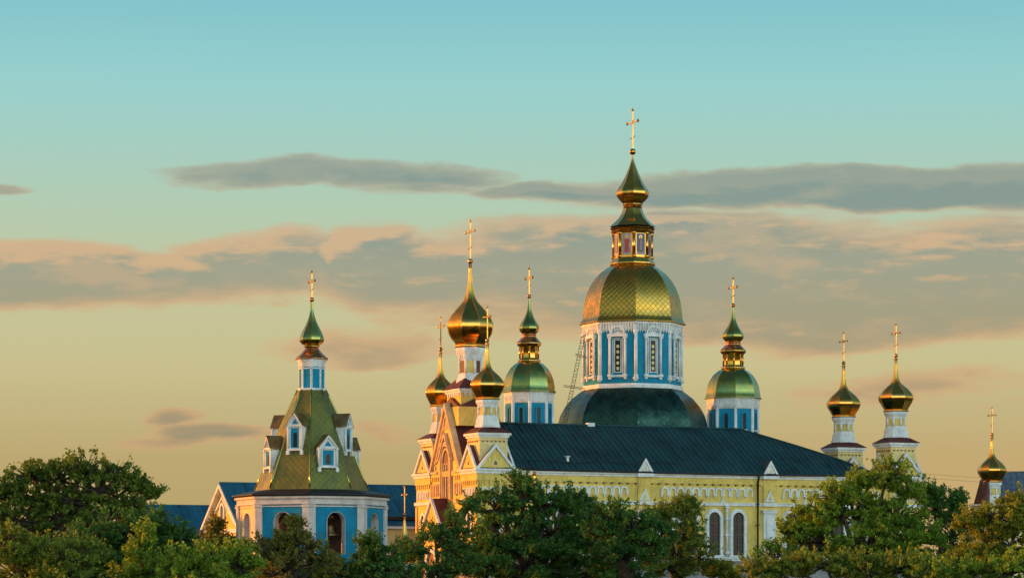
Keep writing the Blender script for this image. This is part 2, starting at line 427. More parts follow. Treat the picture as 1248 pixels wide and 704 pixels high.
# ------------------------------------------------------------------ the ground
def ground():
    xs = np.linspace(-900, 900, 91); ys = np.concatenate([np.linspace(-300, 420, 91), np.linspace(450, 3000, 30)])
    vs = []; fs = []
    for y in ys:
        for x in xs:
            t = min(1, max(0, (y - 215) / 75)); t = t * t * (3 - 2 * t)
            z = 2.0 + 14.0 * t - 0.0
            if y > 420: z = 16.0 - min(1, (y - 420) / 300) * 12
            if y < 200 or y > 430: z += 0.5 * math.sin(x * 0.03) * math.cos(y * 0.02)
            vs.append((x * (1 if y < 500 else 4), y, z))
    n = len(xs)
    for j in range(len(ys) - 1):
        for i in range(n - 1): fs.append((j * n + i, j * n + i + 1, (j + 1) * n + i + 1, (j + 1) * n + i))
    mb = MB(M['soil']); mb.add(vs, fs, None, True)
    tag(mb.build('ground'), kind='structure')
ground()
def ground_z(y):
    t = min(1, max(0, (y - 215) / 75)); t = t * t * (3 - 2 * t)
    return 2.0 + 14.0 * t

# ------------------------------------------------------------------ onion turret, shared by church and chapels
# (radius px, photo row) measured on the near left turret, 317 m away
T_ONION = [(14, 485.5), (15.5, 483), (18, 479), (20.4, 475), (21.8, 471.5), (22.2, 468.5), (21.4, 466), (19.8, 463.5), (16.2, 459.3), (12, 455.5), (8.6, 452.7), (6.4, 450.3), (4.9, 447), (4, 443.5), (3, 438.4), (2.2, 432), (1.6, 426), (1.3, 418)]
def onion_turret(*a, **k):
    global OCT
    OCT = 0.0
    r = _onion_turret(*a, **k)
    OCT = 22.5
    return r
def _onion_turret(parent, cx, cy, rs=1.0, hs=1.0, zbase=None, YR=317.0, cols=True, windows=True):
    """white and yellow eight-sided drum with gold ring, ribbed onion, ball and cross; zbase = height of drum foot"""
    k = YR / FPX * hs
    z0 = zl(520, YR) if zbase is None else zbase
    Z = lambda y: z0 + (520 - y) * k
    P = lambda L: [(r * YR / FPX * hs * rs, Z(y)) for r, y in L]
    t = MB(M['white'], M['cream'])
    t.lathe(P([(16.5, 521), (16.5, 518), (15.0, 517), (15.0, 512), (13.6, 509), (12.6, 506)]), cx, cy, m=M['white'])
    rr = 11.6 * YR / FPX * hs * rs
    t.solid8(rr, Z(507), Z(491), cx, cy, M['cream'])
    t.lathe(P([(12.0, 497), (13.0, 495), (13.2, 492.5), (15.2, 490.5), (15.4, 487.5), (12.0, 487)]), cx, cy, m=M['white'])
    for q in range(8):           # corner colonnettes
        a = R(OCT + 45 * q)
        t.tube([(cx + rr * math.cos(a), cy + rr * math.sin(a), Z(508)), (cx + rr * math.cos(a), cy + rr * math.sin(a), Z(495))], 0.12 * hs * rs, M['white'], 6)
    for q in range(8):           # corbels under the cornice
        fr = face8(q, rr, cx, cy)
        for u in (-0.22, 0.0, 0.22): t.fbox(fr, (u - 0.06) * hs, (u + 0.06) * hs, Z(496.5), Z(494), 0.0, 0.12 * hs, M['white'])
    tw = t.build('turret', parent)
    if windows:
        for q in range(8):
            fr = face8(q, rr, cx, cy); w = MB(M['yellow'])
            w.fpane(fr, 0, Z(506), Z(497.2), 0.20 * hs * rs, 0.01, 0.03, M['yellow'])
            w.farch(fr, 0, Z(506), Z(497.2), 0.20 * hs * rs, 0.235 * hs * rs, 0.005, 0.05, M['yellow'], 6)
            w.build('blind_window', tw)
    g1 = MB(M['gold']); g1.lathe(P([(15.9, 487.2), (16.3, 486.6), (16.3, 485.4), (14.8, 485.0), (14.2, 484.8)]), cx, cy); g1.build('gilt_ring', tw)
    o = MB(M['gold']); o.lathe(P(T_ONION), cx, cy)
    for q in range(8):           # raised ribs
        a = R(OCT + 45 * q)
        pts = [(cx + r * math.cos(a), cy + r * math.sin(a), z) for r, z in P(T_ONION)]
        o.tube(pts, [0.03 * hs] * len(pts), n=4)
    o.build('onion_dome', tw)
    b = MB(M['copper']); b.ball((cx, cy, Z(414.5)), 2.6 * k); b.lathe(P([(2.2, 420), (3.0, 419), (1.6, 417.5)]), cx, cy); b.build('ball', tw)
    cross_mb(cx, cy, Z(412.5), Z(374.5), 0.30, 0.12 * hs, 0.27 * 38 * k).build('cross', tw)
    return tw
# ------------------------------------------------------------------ the long yellow church
ch = root('yellow_church', 594, 317, 'long yellow church with white trim, dark sheet roof and gilded onion turrets at its corners', 'church')
EZ = zl(571, 316)            # eave height above terrace  (~12.6)
def block(cx, cy, name='corner_tower'):
    """square corner tower with four gablets, upper pedestal and onion turret on top"""
    H = 2.05; h = 1.55
    b = MB(M['yellow'], M['white'], M['plinth'])
    b.sq(cx, cy, H - 0.10, 0.0, EZ - 1.2)
    b.sq(cx, cy, H + 0.02, EZ - 1.2, EZ - 0.5)                     # swelling frieze
    b.sq(cx, cy, H + 0.14, EZ - 0.5, EZ - 0.22, M['white']); b.sq(cx, cy, H + 0.30, EZ - 0.22, EZ, M['white'])
    b.sq(cx, cy, H + 0.10, EZ - 3.35, EZ - 3.0, M['white'])        # belt
    b.sq(cx, cy, H + 0.12, 0.0, 2.2, M['plinth'])
    for side, ox, oy in (('-y', 0, -1), ('-x', -1, 0), ('+y', 0, 1), ('+x', 1, 0)):
        fr = facing(side, cx + ox * (H - 0.10), cy + oy * (H - 0.10))
        for i in range(7):                                          # corbel table
            u = -1.65 + i * 0.55
            b.fbox(fr, u - 0.10, u + 0.10, EZ - 1.62, EZ - 1.2, 0.0, 0.14, M['yellow'])
        for i in range(4):                                          # blind arcade
            u = -1.20 + i * 0.80
            b.farch(fr, u, EZ - 2.75, EZ - 2.15, 0.18, 0.33, 0.0, 0.11, M['white'], 6)
        for u in (-1.78, 1.78): b.fbox(fr, u - 0.17, u + 0.17, 2.3, EZ - 3.45, 0.0, 0.12, M['yellow'])
        b.farch(fr, 0, EZ - 6.8, EZ - 4.8, 0.40, 0.70, 0.0, 0.14, M['white'], 8)
        b.fpane(fr, 0, EZ - 6.8, EZ - 4.8, 0.40, 0.0, 0.03, M['glass'])
    bt = b.build(name, ch)
    # gablets
    gb = MB(M['yellow'], M['rust'], M['white'])
    gh = 2.45
    for side, ox, oy in (('-y', 0, -1), ('-x', -1, 0), ('+y', 0, 1), ('+x', 1, 0)):
        fr = facing(side, cx + ox * (H - 0.05), cy + oy * (H - 0.05))
        gb.fprism(fr, [(-H - 0.1, EZ + 0.004), (H + 0.1, EZ + 0.004), (0, EZ + gh)], -H + 0.1 + 0.01 * (ox + 2 * oy), 0.0, M['rust'])
        gb.fprism(fr, [(-H + 0.25, EZ + 0.05), (H - 0.25, EZ + 0.05), (0, EZ + gh - 0.35)], 0.0, 0.05, M['yellow'])
        gb.rake(fr, 0, EZ + 0.01, H + 0.12, gh + 0.10, 0.27, 0.02, 0.24, M['white'])
        gb.fprism(fr, [(-0.55, EZ + 0.32), (0.55, EZ + 0.32), (0, EZ + 1.15)], 0.05, 0.10, M['cream'])
        gb.fprism(fr, [(-0.22, EZ + 0.42), (0.22, EZ + 0.42), (0, EZ + 0.85)], 0.10, 0.14, M['wood'])
    gb.build('gablet', bt)
    zt = zl(531, 317)
    p = MB(M['cream'], M['white'], M['rust'])
    p.sq(cx, cy, h, EZ + 0.02, zt - 0.05)
    for side, ox, oy in (('-y', 0, -1), ('-x', -1, 0), ('+y', 0, 1), ('+x', 1, 0)):
        fr = facing(side, cx + ox * h, cy + oy * h)
        for i in range(6): p.fprism(fr, [(-1.15 + i * .46 - .14, zt - 0.55), (-1.15 + i * .46, zt - 0.70), (-1.15 + i * .46 + .14, zt - 0.55)], 0.0, 0.07, M['wood'])
        p.fbox(fr, -1.5, 1.5, zt - 0.5, zt - 0.4, 0.0, 0.08, M['cream'])
    p.sq(cx, cy, h + 0.14, zt - 0.22, zt, M['white']); p.sq(cx, cy, h + 0.30, zt, zt + 0.26, M['white'])
    p.build('pedestal', bt)
    r = MB(M['rust']); z0 = zt + 0.26
    r.solid8((h + 0.38) * 1.414, z0, z0 + 0.55, cx, cy, None, r1=1.55, n=4, rot=45); r.build('hip_roof', bt)
    return bt
L = 48.1
corners = [(0, 0, 1.0), (0, 12.33, 0.91), (L, 0, 1.04), (L, 11.2, 1.04)]
for cx, cy, rs in corners:
    block(cx, cy)
    onion_turret(ch, cx, cy, rs)

# walls of the nave
WY = -1.72                                  # plane of the long side wall
wl = MB(M['yellow'], M['plinth'])
wl.box(1.0, 47.0, WY, 14.05, 0.0, EZ - 0.02)
wl.box(2.2, 45.9, WY - 0.10, WY, 0.0, 3.45, M['plinth'])
wl.box(-1.55, 1.0, 2.0, 10.4, 0.0, EZ - 0.02)
wl.build('wall', ch)
fs_ = facing('-y', 0, WY)
# string courses and cornices along the long side
co = MB(M['white'])
Zc = lambda y: zl(y, 316)
co.fbox(fs_, 2.06, 46.0, EZ - 0.55, EZ - 0.32, 0.0, 0.22)
co.fbox(fs_, 2.06, 46.0, EZ - 0.32, EZ - 0.10, 0.0, 0.42)
co.fbox(fs_, 2.06, 46.0, Zc(612), Zc(609), 0.0, 0.16)
co.fbox(fs_, 2.06, 46.0, Zc(609), Zc(608), 0.0, 0.24)
co.fbox(fs_, 2.06, 46.0, 3.45, 3.70, 0.0, 0.20); co.fbox(fs_, 2.06, 46.0, 3.70, 3.88, 0.0, 0.34)
co.build('cornice', ch)
bd = MB(M['yellow'], M['wood'])
bd.fbox(fs_, 2.06, 46.0, Zc(585.0), EZ - 0.55, 0.0, 0.10)
s = 2.4
while s < 45.8:
    bd.fprism(fs_, [(s - 0.16, Zc(585.2)), (s, Zc(587.6)), (s + 0.16, Zc(585.2))], 0.0, 0.13, M['wood'])  # dark brown wedges: shade of small holes put into the colour
    bd.fbox(fs_, s + 0.30, s + 0.58, Zc(586.6), Zc(585.0), 0.0, 0.11, M['yellow'])
    s += 0.90
bd.build('corbel_band', ch)
PIL = [16.88, 31.57]
bays = [(2.3, 16.1), (17.7, 30.8), (32.4, 45.7)]
for a, b in bays:
    ar = MB(M['white'])
    n = int((b - a - 1.6) / 0.9); st_ = (a + b) / 2 - (n - 1) * 0.45
    for i in range(n):
        u = st_ + i * 0.9
        ar.farch(fs_, u, Zc(600.0), Zc(594.4), 0.25, 0.43, 0.0, 0.15, None, 7)
        ar.fbox(fs_, u - 0.50, u - 0.40, Zc(602.0), Zc(599.4), 0.0, 0.18)
        if i % 2 == 0: ar.fprism(fs_, [(u - 0.45 - 0.10, Zc(602)), (u - 0.45, Zc(603.8)), (u - 0.45 + 0.10, Zc(602))], 0.0, 0.12)
        if i % 5 == 3:
            ar.fbox(fs_, u - 0.55, u - 0.35, Zc(608), Zc(602.0), 0.0, 0.17); ar.fbox(fs_, u - 0.68, u - 0.22, Zc(608), Zc(606.4), 0.0, 0.20)
    ar.build('arcade_frieze', ch)
for s in PIL:
    p = MB(M['yellow'], M['white'])
    w = 0.72
    p.fbox(fs_, s - w, s + w, 3.9, Zc(619.5), 0.0, 0.22, M['white'])
    p.fbox(fs_, s - w * 0.55, s + w * 0.55, 4.2, Zc(624), 0.22, 0.30, M['white'])
    p.fbox(fs_, s - w - .12, s + w + .12, Zc(621), Zc(618), 0.0, 0.36, M['white']); p.fbox(fs_, s - w - .2, s + w + .2, Zc(618), Zc(616.6), 0.0, 0.44, M['white'])
    p.fbox(fs_, s - w - .15, s + w + .15, 3.88, 4.2, 0.0, 0.42, M['white'])
    p.fbox(fs_, s - w, s + w, Zc(607.9), EZ - 0.56, 0.0, 0.20, M['yellow'])
    p.fbox(fs_, s - w - .1, s + w + .1, Zc(612.3), Zc(607.8), 0.0, 0.32, M['white'])
    p.fprism(fs_, [(s - 0.62, Zc(606.6)), (s + 0.62, Zc(606.6)), (s, Zc(592.5))], 0.20, 0.32, M['white'])
    p.fprism(fs_, [(s - 0.22, Zc(604)), (s + 0.22, Zc(604)), (s, Zc(598.5))], 0.32, 0.35, M['yellow'])
    p.fbox(fs_, s - w - .25, s + w + .25, EZ - 0.57, EZ - 0.08, 0.0, 0.58, M['white'])
    p.build('pilaster', ch)
    q = MB(M['white'], M['roof'])
    q.fprism(fs_, [(s - 0.86, EZ - 0.075), (s + 0.86, EZ - 0.075), (s, EZ + 1.38)], -1.3, 0.40, M['roof'])
    q.rake(fs_, s, EZ - 0.07, 0.88, 1.44, 0.22, 0.41, 0.56, M['white'])
    q.fprism(fs_, [(s - 0.62, EZ - 0.06), (s + 0.62, EZ - 0.06), (s, EZ + 1.0)], 0.40, 0.46, M['white'])
    q.fprism(fs_, [(s - 0.16, EZ + 0.15), (s + 0.16, EZ + 0.15), (s, EZ + 0.50)], 0.46, 0.475, M['yellow'])
    q.build('pediment', ch)
# tall arched windows
def nave_window(s):
    w = MB(M['glass'], M['wood'])
    w.fpane(fs_, s, 4.0, Zc(628.0), 0.68, 0.0, 0.03, M['glass'])
    w.fbox(fs_, s - 0.05, s + 0.05, 4.0, Zc(621), 0.03, 0.09, M['wood'])
    for z in (Zc(634.5), Zc(648), Zc(661)): w.fbox(fs_, s - 0.62, s + 0.62, z - 0.05, z + 0.05, 0.03, 0.085, M['wood'])
    o = w.build('window', ch)
    f = MB(M['white'])
    f.farch(fs_, s, 3.9, Zc(628.0), 0.66, 0.95, 0.0, 0.26, None, 12)
    f.farch(fs_, s, 3.9, Zc(628.0), 0.95, 1.04, 0.0, 0.15, None, 12)
    f.fbox(fs_, s - 1.15, s + 1.15, 3.88, 4.06, 0.0, 0.40)
    f.build('frame', o)
    return o
for a in (4.72, 7.54, 10.36, 13.18): nave_window(a)
for a in (19.4, 22.22, 25.04, 27.86): nave_window(a)
for a in (34.2, 37.02, 39.84, 42.66): nave_window(a)
for a in (6.13, 11.77, 20.81, 26.45, 35.61, 41.25):        # colonnettes between the paired windows
    colm = MB(M['white'])
    colm.tube([fs_.p(a, 3.9, 0.26), fs_.p(a, Zc(612), 0.26)], 0.16, n=8)
    for y in (672, 650, 630, 615): colm.fbox(fs_, a - 0.24, a + 0.24, Zc(y), Zc(y - 2), 0.1, 0.50)
    colm.build('colonnette', ch)
dp = MB(M['dark'])
dp.tube([fs_.p(30.0, EZ - 0.05, 0.66), fs_.p(30.05, EZ - 0.5, 0.6), fs_.p(30.1, EZ - 1.0, 0.30), fs_.p(30.1, 3.0, 0.30)], 0.12)
for z in (5, 7.2, 9.4): dp.fbox(fs_, 29.93, 30.27, z, z + .1, 0.0, 0.45)
dp.build('drainpipe', ch)

# roof: ridge along the nave, hipped at the far end
RY = 6.165; RZ = 33.72 - GZ
e0, e1 = WY - 0.50, 14.5
x0, xr, x1 = 0.8, 32.4, 44.6
def sag(x, t):      # eave point -> ridge point
    return
rf = MB(M['roof'])
ez = EZ + 0.0
def hip(t):         # end of roof at height fraction t, a little convex
    return x1 + (xr - x1) * (t ** 1.28)
N = 6
rows = []
for i in range(N + 1):
    t = i / N
    rows.append((e0 + (RY - e0) * t, e1 + (RY - e1) * t, ez + (RZ - ez) * t, hip(t)))
for (ya, yb, z, hx), (yc, yd, z2, hx2) in zip(rows, rows[1:]):
    rf.add([(x0, ya, z), (hx, ya, z), (hx2, yc, z2), (x0, yc, z2)], [(0, 1, 2, 3)])
    rf.add([(x0, yb, z), (hx, yb, z), (hx2, yd, z2), (x0, yd, z2)], [(3, 2, 1, 0)])
    rf.add([(hx, ya, z), (hx, yb, z), (hx2, yd, z2), (hx2, yc, z2)], [(0, 1, 2, 3)])
rf.add([(x0, e0, ez), (x0, e1, ez), (x0, RY, RZ)], [(0, 1, 2)])
rf.add([(x0, e0, ez - .12), (x1, e0, ez - .12), (x1, e1, ez - .12), (x0, e1, ez - .12)], [(0, 1, 2, 3)])
rf.add([(x0, e0, ez - .12), (x1, e0, ez - .12), (x1, e0, ez), (x0, e0, ez)], [(0, 1, 2, 3)])
rf.add([(x1, e0, ez - .12), (x1, e1, ez - .12), (x1, e1, ez), (x1, e0, ez)], [(0, 1, 2, 3)])
ro = rf.build('roof', ch)
sm = MB(M['roof'])
s = x0 + 0.3
while s < x1 - 0.4:
    t = 1.0 if s < xr else ((x1 - s) / (x1 - xr)) ** (1 / 1.28)
    yt = e0 + (RY - e0) * t; zt = ez + (RZ - ez) * t
    for dz_ in (0.0,):
        sm.add([(s - .035, e0, ez), (s + .035, e0, ez), (s + .035, yt, zt), (s - .035, yt, zt),
                (s - .02, e0, ez + .09), (s + .02, e0, ez + .09), (s + .02, yt, zt + .09), (s - .02, yt, zt + .09)],
               [(4, 5, 6, 7), (0, 1, 5, 4), (1, 2, 6, 5), (3, 0, 4, 7)])
    s += 0.62
sm.tube([(x0, RY, RZ + .05), (xr, RY, RZ + .05)], 0.12)
sm.tube([(hip(i / N) - 0.0, rows[i][0], rows[i][2] + .05) for i in range(N, -1, -1)], 0.09)
sm.build('roof_seams', ro)
gt = MB(M['dark'])
gt.tube([(2.3, e0 - 0.04, ez - .02), (16, e0 - .04, ez - .10), (30.0, e0 - 0.04, ez - 0.16), (44.4, e0 - 0.04, ez - .02)], 0.11)
pts = [(4 + i * 0.6, e0 + 1.15, ez + 0.86 + 0.14 * math.sin(i * 0.55)) for i in range(30)]
gt.tube(pts, 0.035, n=4)
gt.build('gutter', ro)
v_ = MB(M['white'], M['dark'])
v_.box(8.6, 8.85, e0 + 1.55, e0 + 1.8, ez + 0.8, ez + 1.40); v_.box(8.50, 8.95, e0 + 1.45, e0 + 1.9, ez + 1.40, ez + 1.50)
v_.build('roof_vent', ro)
v_ = MB(M['white'])
v_.box(14.1, 14.9, RY - 0.3, RY + 0.3, RZ - 0.1, RZ + 0.30); v_.build('roof_vent', ro)

# west front between the corner towers: tall gable
GH = zl(492, 321.5) - EZ
ff = facing('-x', -1.86, 6.165)
GW = 4.05
fg = MB(M['yellow'], M['sun_trim'], M['rust'])
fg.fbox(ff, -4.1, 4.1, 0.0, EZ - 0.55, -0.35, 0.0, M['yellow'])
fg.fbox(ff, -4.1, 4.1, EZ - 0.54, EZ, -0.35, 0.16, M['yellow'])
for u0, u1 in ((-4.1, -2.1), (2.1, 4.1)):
    fg.fbox(ff, u0, u1, EZ - 0.22, EZ + 0.02, 0.16, 0.34, M['sun_trim'])
    fg.fbox(ff, u0, u1, EZ - 3.35, EZ - 3.0, 0.0, 0.20, M['sun_trim'])
    for i in range(3): fg.farch(ff, u0 + 0.42 + i * 0.6, EZ - 2.5, EZ - 1.5, 0.16, 0.28, 0.0, 0.16, M['sun_trim'], 6)
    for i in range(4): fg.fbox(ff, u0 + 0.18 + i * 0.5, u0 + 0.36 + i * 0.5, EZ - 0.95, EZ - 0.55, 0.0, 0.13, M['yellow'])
    fg.farch(ff, (u0 + u1) / 2, EZ - 6.6, EZ - 4.6, 0.35, 0.6, 0.0, 0.16, M['sun_trim'])
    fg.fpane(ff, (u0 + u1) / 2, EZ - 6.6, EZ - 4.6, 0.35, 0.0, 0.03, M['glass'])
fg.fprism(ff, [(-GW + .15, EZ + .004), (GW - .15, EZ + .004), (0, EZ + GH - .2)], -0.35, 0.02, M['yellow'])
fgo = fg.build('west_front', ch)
tr = MB(M['sun_trim'])
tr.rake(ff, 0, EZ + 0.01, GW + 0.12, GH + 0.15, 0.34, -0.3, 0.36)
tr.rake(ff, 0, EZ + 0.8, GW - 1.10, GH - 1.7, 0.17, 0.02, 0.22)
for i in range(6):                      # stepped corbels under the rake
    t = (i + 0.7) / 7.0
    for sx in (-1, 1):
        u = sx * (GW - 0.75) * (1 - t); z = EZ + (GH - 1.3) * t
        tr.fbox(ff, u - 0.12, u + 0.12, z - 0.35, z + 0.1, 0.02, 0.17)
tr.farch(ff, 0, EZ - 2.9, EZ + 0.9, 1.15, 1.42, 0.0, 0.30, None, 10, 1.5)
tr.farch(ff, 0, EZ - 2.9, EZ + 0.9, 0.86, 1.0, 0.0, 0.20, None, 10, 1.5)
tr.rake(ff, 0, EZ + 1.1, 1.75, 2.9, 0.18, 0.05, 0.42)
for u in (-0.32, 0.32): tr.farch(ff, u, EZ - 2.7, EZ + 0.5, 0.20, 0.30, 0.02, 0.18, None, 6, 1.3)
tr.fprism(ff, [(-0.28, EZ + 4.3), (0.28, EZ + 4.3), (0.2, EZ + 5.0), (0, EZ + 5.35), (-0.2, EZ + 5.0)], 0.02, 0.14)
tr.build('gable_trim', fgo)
gw = MB(M['glass'], M['iconbrown'])
gw.fpane(ff, 0, EZ - 2.9, EZ + 0.9, 0.86, 0.02, 0.04, M['wood'], 10, 1.5)
gw.fpane(ff, -0.32, EZ - 2.7, EZ + 0.5, 0.20, 0.04, 0.07, M['glass'], 6, 1.3); gw.fpane(ff, 0.32, EZ - 2.7, EZ + 0.5, 0.20, 0.04, 0.07, M['glass'], 6, 1.3)
gw.build('window', fgo)
gr_ = MB(M['rust'])
gr_.fprism(ff, [(-GW, EZ + .006), (GW, EZ + .006), (0, EZ + GH)], -5.6, -0.36)
gr_.build('gable_roof', ch)
po = MB(M['yellow'], M['white'], M['rust'])           # projecting porch with its own gable
pfm = facing('-x', -3.5, 6.165)
pz = zl(641, 321)
po.fbox(pfm, -2.3, 2.3, 0.0, pz, -1.7, 0.0, M['yellow'])
po.fprism(pfm, [(-2.45, pz), (2.45, pz), (0, pz + 2.9)], -1.7, 0.0, M['rust'])
po.fprism(pfm, [(-2.1, pz + .05), (2.1, pz + .05), (0, pz + 2.45)], 0.0, 0.05, M['yellow'])
po.rake(pfm, 0, pz + 0.01, 2.55, 3.0, 0.28, 0.0, 0.26, M['white'])
po.farch(pfm, 0, 0.3, 3.2, 1.1, 1.5, 0.0, 0.25, M['white']); po.fpane(pfm, 0, 0.3, 3.2, 1.1, 0.0, 0.03, M['wood'])
po.build('porch', ch)

# big onion tower behind the west gable
bx, by = 0.75, 6.165
YB = 323.0
ZB = lambda y: zl(y, YB)
PB = lambda Ls: pf(Ls, YB)
pd = MB(M['yellow'], M['white'], M['rust'])
pd.sq(bx, by, 2.3, ZB(520), ZB(497)); pd.sq(bx, by, 1.85, ZB(497), ZB(480))
pd.sq(bx, by, 2.0, ZB(480), ZB(477.5), M['white']); pd.sq(bx, by, 2.16, ZB(477.5), ZB(475), M['white'])
for side, ox, oy in (('-y', 0, -1), ('-x', -1, 0), ('+y', 0, 1), ('+x', 1, 0)):
    fr = facing(side, bx + ox * 1.85, by + oy * 1.85)
    for i in range(6): pd.fbox(fr, -1.5 + i * 0.55, -1.25 + i * 0.55, ZB(483.5), ZB(480), 0.0, 0.12, M['white'])
    pd.fprism(fr, [(-2.2, ZB(497)), (2.2, ZB(497)), (0, ZB(485))], -0.3, 0.42, M['rust'])
pd.solid8(2.24 * 1.414, ZB(475) + .003, ZB(462), bx, by, M['rust'], r1=1.6, n=4, rot=45)
pdo = pd.build('tower_base', ch)
OCT = 0.0
bt = MB(M['white'], M['cream'])
bt.lathe(PB([(19, 470), (18.5, 463), (16.5, 461), (15.6, 457), (14.5, 455)]), bx, by, m=M['white'])
rb = 14.0 * YB / FPX
bt.solid8(rb, ZB(457), ZB(430), bx, by, M['cream'])
bt.lathe(PB([(14.5, 440), (15.2, 438), (15.4, 434), (18.0, 431), (18.6, 427), (18.8, 424), (15, 423.5)]), bx, by, m=M['white'])
for q in range(8):
    a = R(OCT + 45 * q)
    bt.tube([(bx + rb * math.cos(a), by + rb * math.sin(a), ZB(456)), (bx + rb * math.cos(a), by + rb * math.sin(a), ZB(434))], 0.15, M['white'], 6)
    fr = face8(q, rb, bx, by)
    for u in (-.3, 0, .3): bt.fbox(fr, u - .08, u + .08, ZB(438), ZB(433), 0, .16, M['white'])
bto = bt.build('turret', ch)
for q in range(8):
    fr = face8(q, rb, bx, by); w = MB(M['yellow'])
    w.fpane(fr, 0, ZB(455), ZB(441), 0.28, 0.01, 0.03, M['wood'] if q % 2 else M['yellow']); w.farch(fr, 0, ZB(455), ZB(441), 0.28, 0.33, 0.0, 0.06, M['yellow'], 6)
    w.build('blind_window', bto)
o = MB(M['gold']); o.lathe(PB([(19.2, 424), (19.8, 423), (19.8, 420.6), (18.4, 420), (17.5, 419.5)]), bx, by); o.build('gilt_ring', bto)
BO = [(18, 420), (20.5, 416.5), (24.7, 412), (27.2, 408), (28.9, 403.5), (30, 398.5), (29.6, 394.5), (28.0, 391), (24.6, 385.5), (18.8, 378.5), (12.8, 372), (8.9, 367.5), (6.8, 363), (5.4, 358), (4.3, 352.5), (2.9, 344), (2.0, 335.5), (1.5, 328), (1.4, 322)]
o = MB(M['gold']); o.lathe(PB(BO), bx, by)
for q in range(8):
    a = R(OCT + 45 * q); o.tube([(bx + r * math.cos(a), by + r * math.sin(a), z) for r, z in PB(BO)], 0.04, n=4)
o.build('onion_dome', bto)
o = MB(M['copper']); o.ball((bx, by, ZB(318.5)), 3.3 * YB / FPX); o.build('ball', bto)
cross_mb(bx, by, ZB(316), ZB(270), 0.27, 0.14, 1.15).build('cross', bto)
OCT = 22.5
# ------------------------------------------------------------------ the old blue cathedral behind
YC = 350.0
ca = root('blue_cathedral', 771, YC, 'tall blue and white cathedral behind the dark roof, one great gilded dome between two small', 'cathedral')
SCA = YC / FPX
ZC = lambda y: zl(y, YC)
PC = lambda Ls: pf(Ls, YC)
# body of the cathedral: three joined octagons
b = MB(M['blue'], M['white'], M['plinth'])
for x, r in ((0, 8.6), (-12.8, 5.6), (12.6, 5.6)):
    top = ZC(531) if x == 0 else ZC(566)
    b.solid8(r, 0.0, top, x, 0, M['blue']); b.solid8(r + .25, 0, 1.6, x, 0, M['plinth'])
    b.solid8(r + .2, top - 1.2, top - 0.6, x, 0, M['white']); b.solid8(r + .45, top - .6, top, x, 0, M['white'])
    for k in range(8):
        a = R(22.5 + 45 * k); b.tube([(x + r * math.cos(a), r * math.sin(a), 1.6), (x + r * math.cos(a), r * math.sin(a), top - 1.2)], 0.45, M['white'], 8)
        fr = face8(k, r, x, 0)
        b.farch(fr, 0, 5.5, 9.5, 0.8, 1.15, 0, .2, M['white']); b.fpane(fr, 0, 5.5, 9.5, 0.8, 0, .03, M['glass'])
b.build('wall', ca)
for x in (-12.8, 12.6):
    r_ = MB(M['skirt']); zt = ZC(566)
    r_.lathe([(6.1, zt), (6.0, zt + 0.2), (5.2, zt + 1.6), (3.4, zt + 2.8), (2.7, zt + 3.2)], x, 0); r_.build('low_roof', ca)
sk = MB(M['skirt'])
sk.lathe(PC([(95, 531), (93, 527), (91.5, 518), (88.5, 507), (82.5, 496), (73.5, 485.5), (65, 479), (59, 474.5)]), 0, 0)
sk.build('bulging_roof', ca)
rd = 59.3 * SCA
dr = MB(M['blue'], M['white'])
dr.solid8(rd, ZC(478), ZC(396), 0, 0, M['blue'])
dr.solid8(rd + .22, ZC(476), ZC(472.5), 0, 0, M['white']); dr.solid8(rd + .10, ZC(472.5), ZC(470.5), 0, 0, M['white'])
dr.solid8(rd + .10, ZC(407), ZC(396), 0, 0, M['white']); dr.solid8(rd + .30, ZC(399), ZC(395.6), 0, 0, M['white'])
side = 2 * rd * math.sin(R(22.5))
for k in range(8):
    fr = face8(k, rd, 0, 0)
    n = 13
    for i in range(n):
        u = -side / 2 + (i + .5) * side / n
        dr.fbox(fr, u - .07, u + .07, ZC(406), ZC(399), 0.10, 0.24, M['white'])
        dr.fprism(fr, [(u - .09, ZC(406)), (u, ZC(409.5)), (u + .09, ZC(406))], 0.0, 0.16, M['white'])
dro = dr.build('drum', ca)
for k in range(8):
    pl = MB(M['white'])
    a = R(22.5 + 45 * k); x, y = (rd + .02) * math.cos(a), (rd + .02) * math.sin(a)
    pl.tube([(x, y, ZC(464)), (x, y, ZC(407))], 0.20, n=8)
    pl.lathe([(0.05, ZC(468.5)), (0.2, ZC(467)), (0.30, ZC(465.5)), (0.34, ZC(464)), (0.24, ZC(462.5)), (0.30, ZC(461.5)), (0.2, ZC(460))], x, y, 8)
    pl.lathe([(0.2, ZC(411)), (0.30, ZC(409.5)), (0.32, ZC(407)), (0.2, ZC(406.8))], x, y, 8)
    pl.build('pilaster', dro)
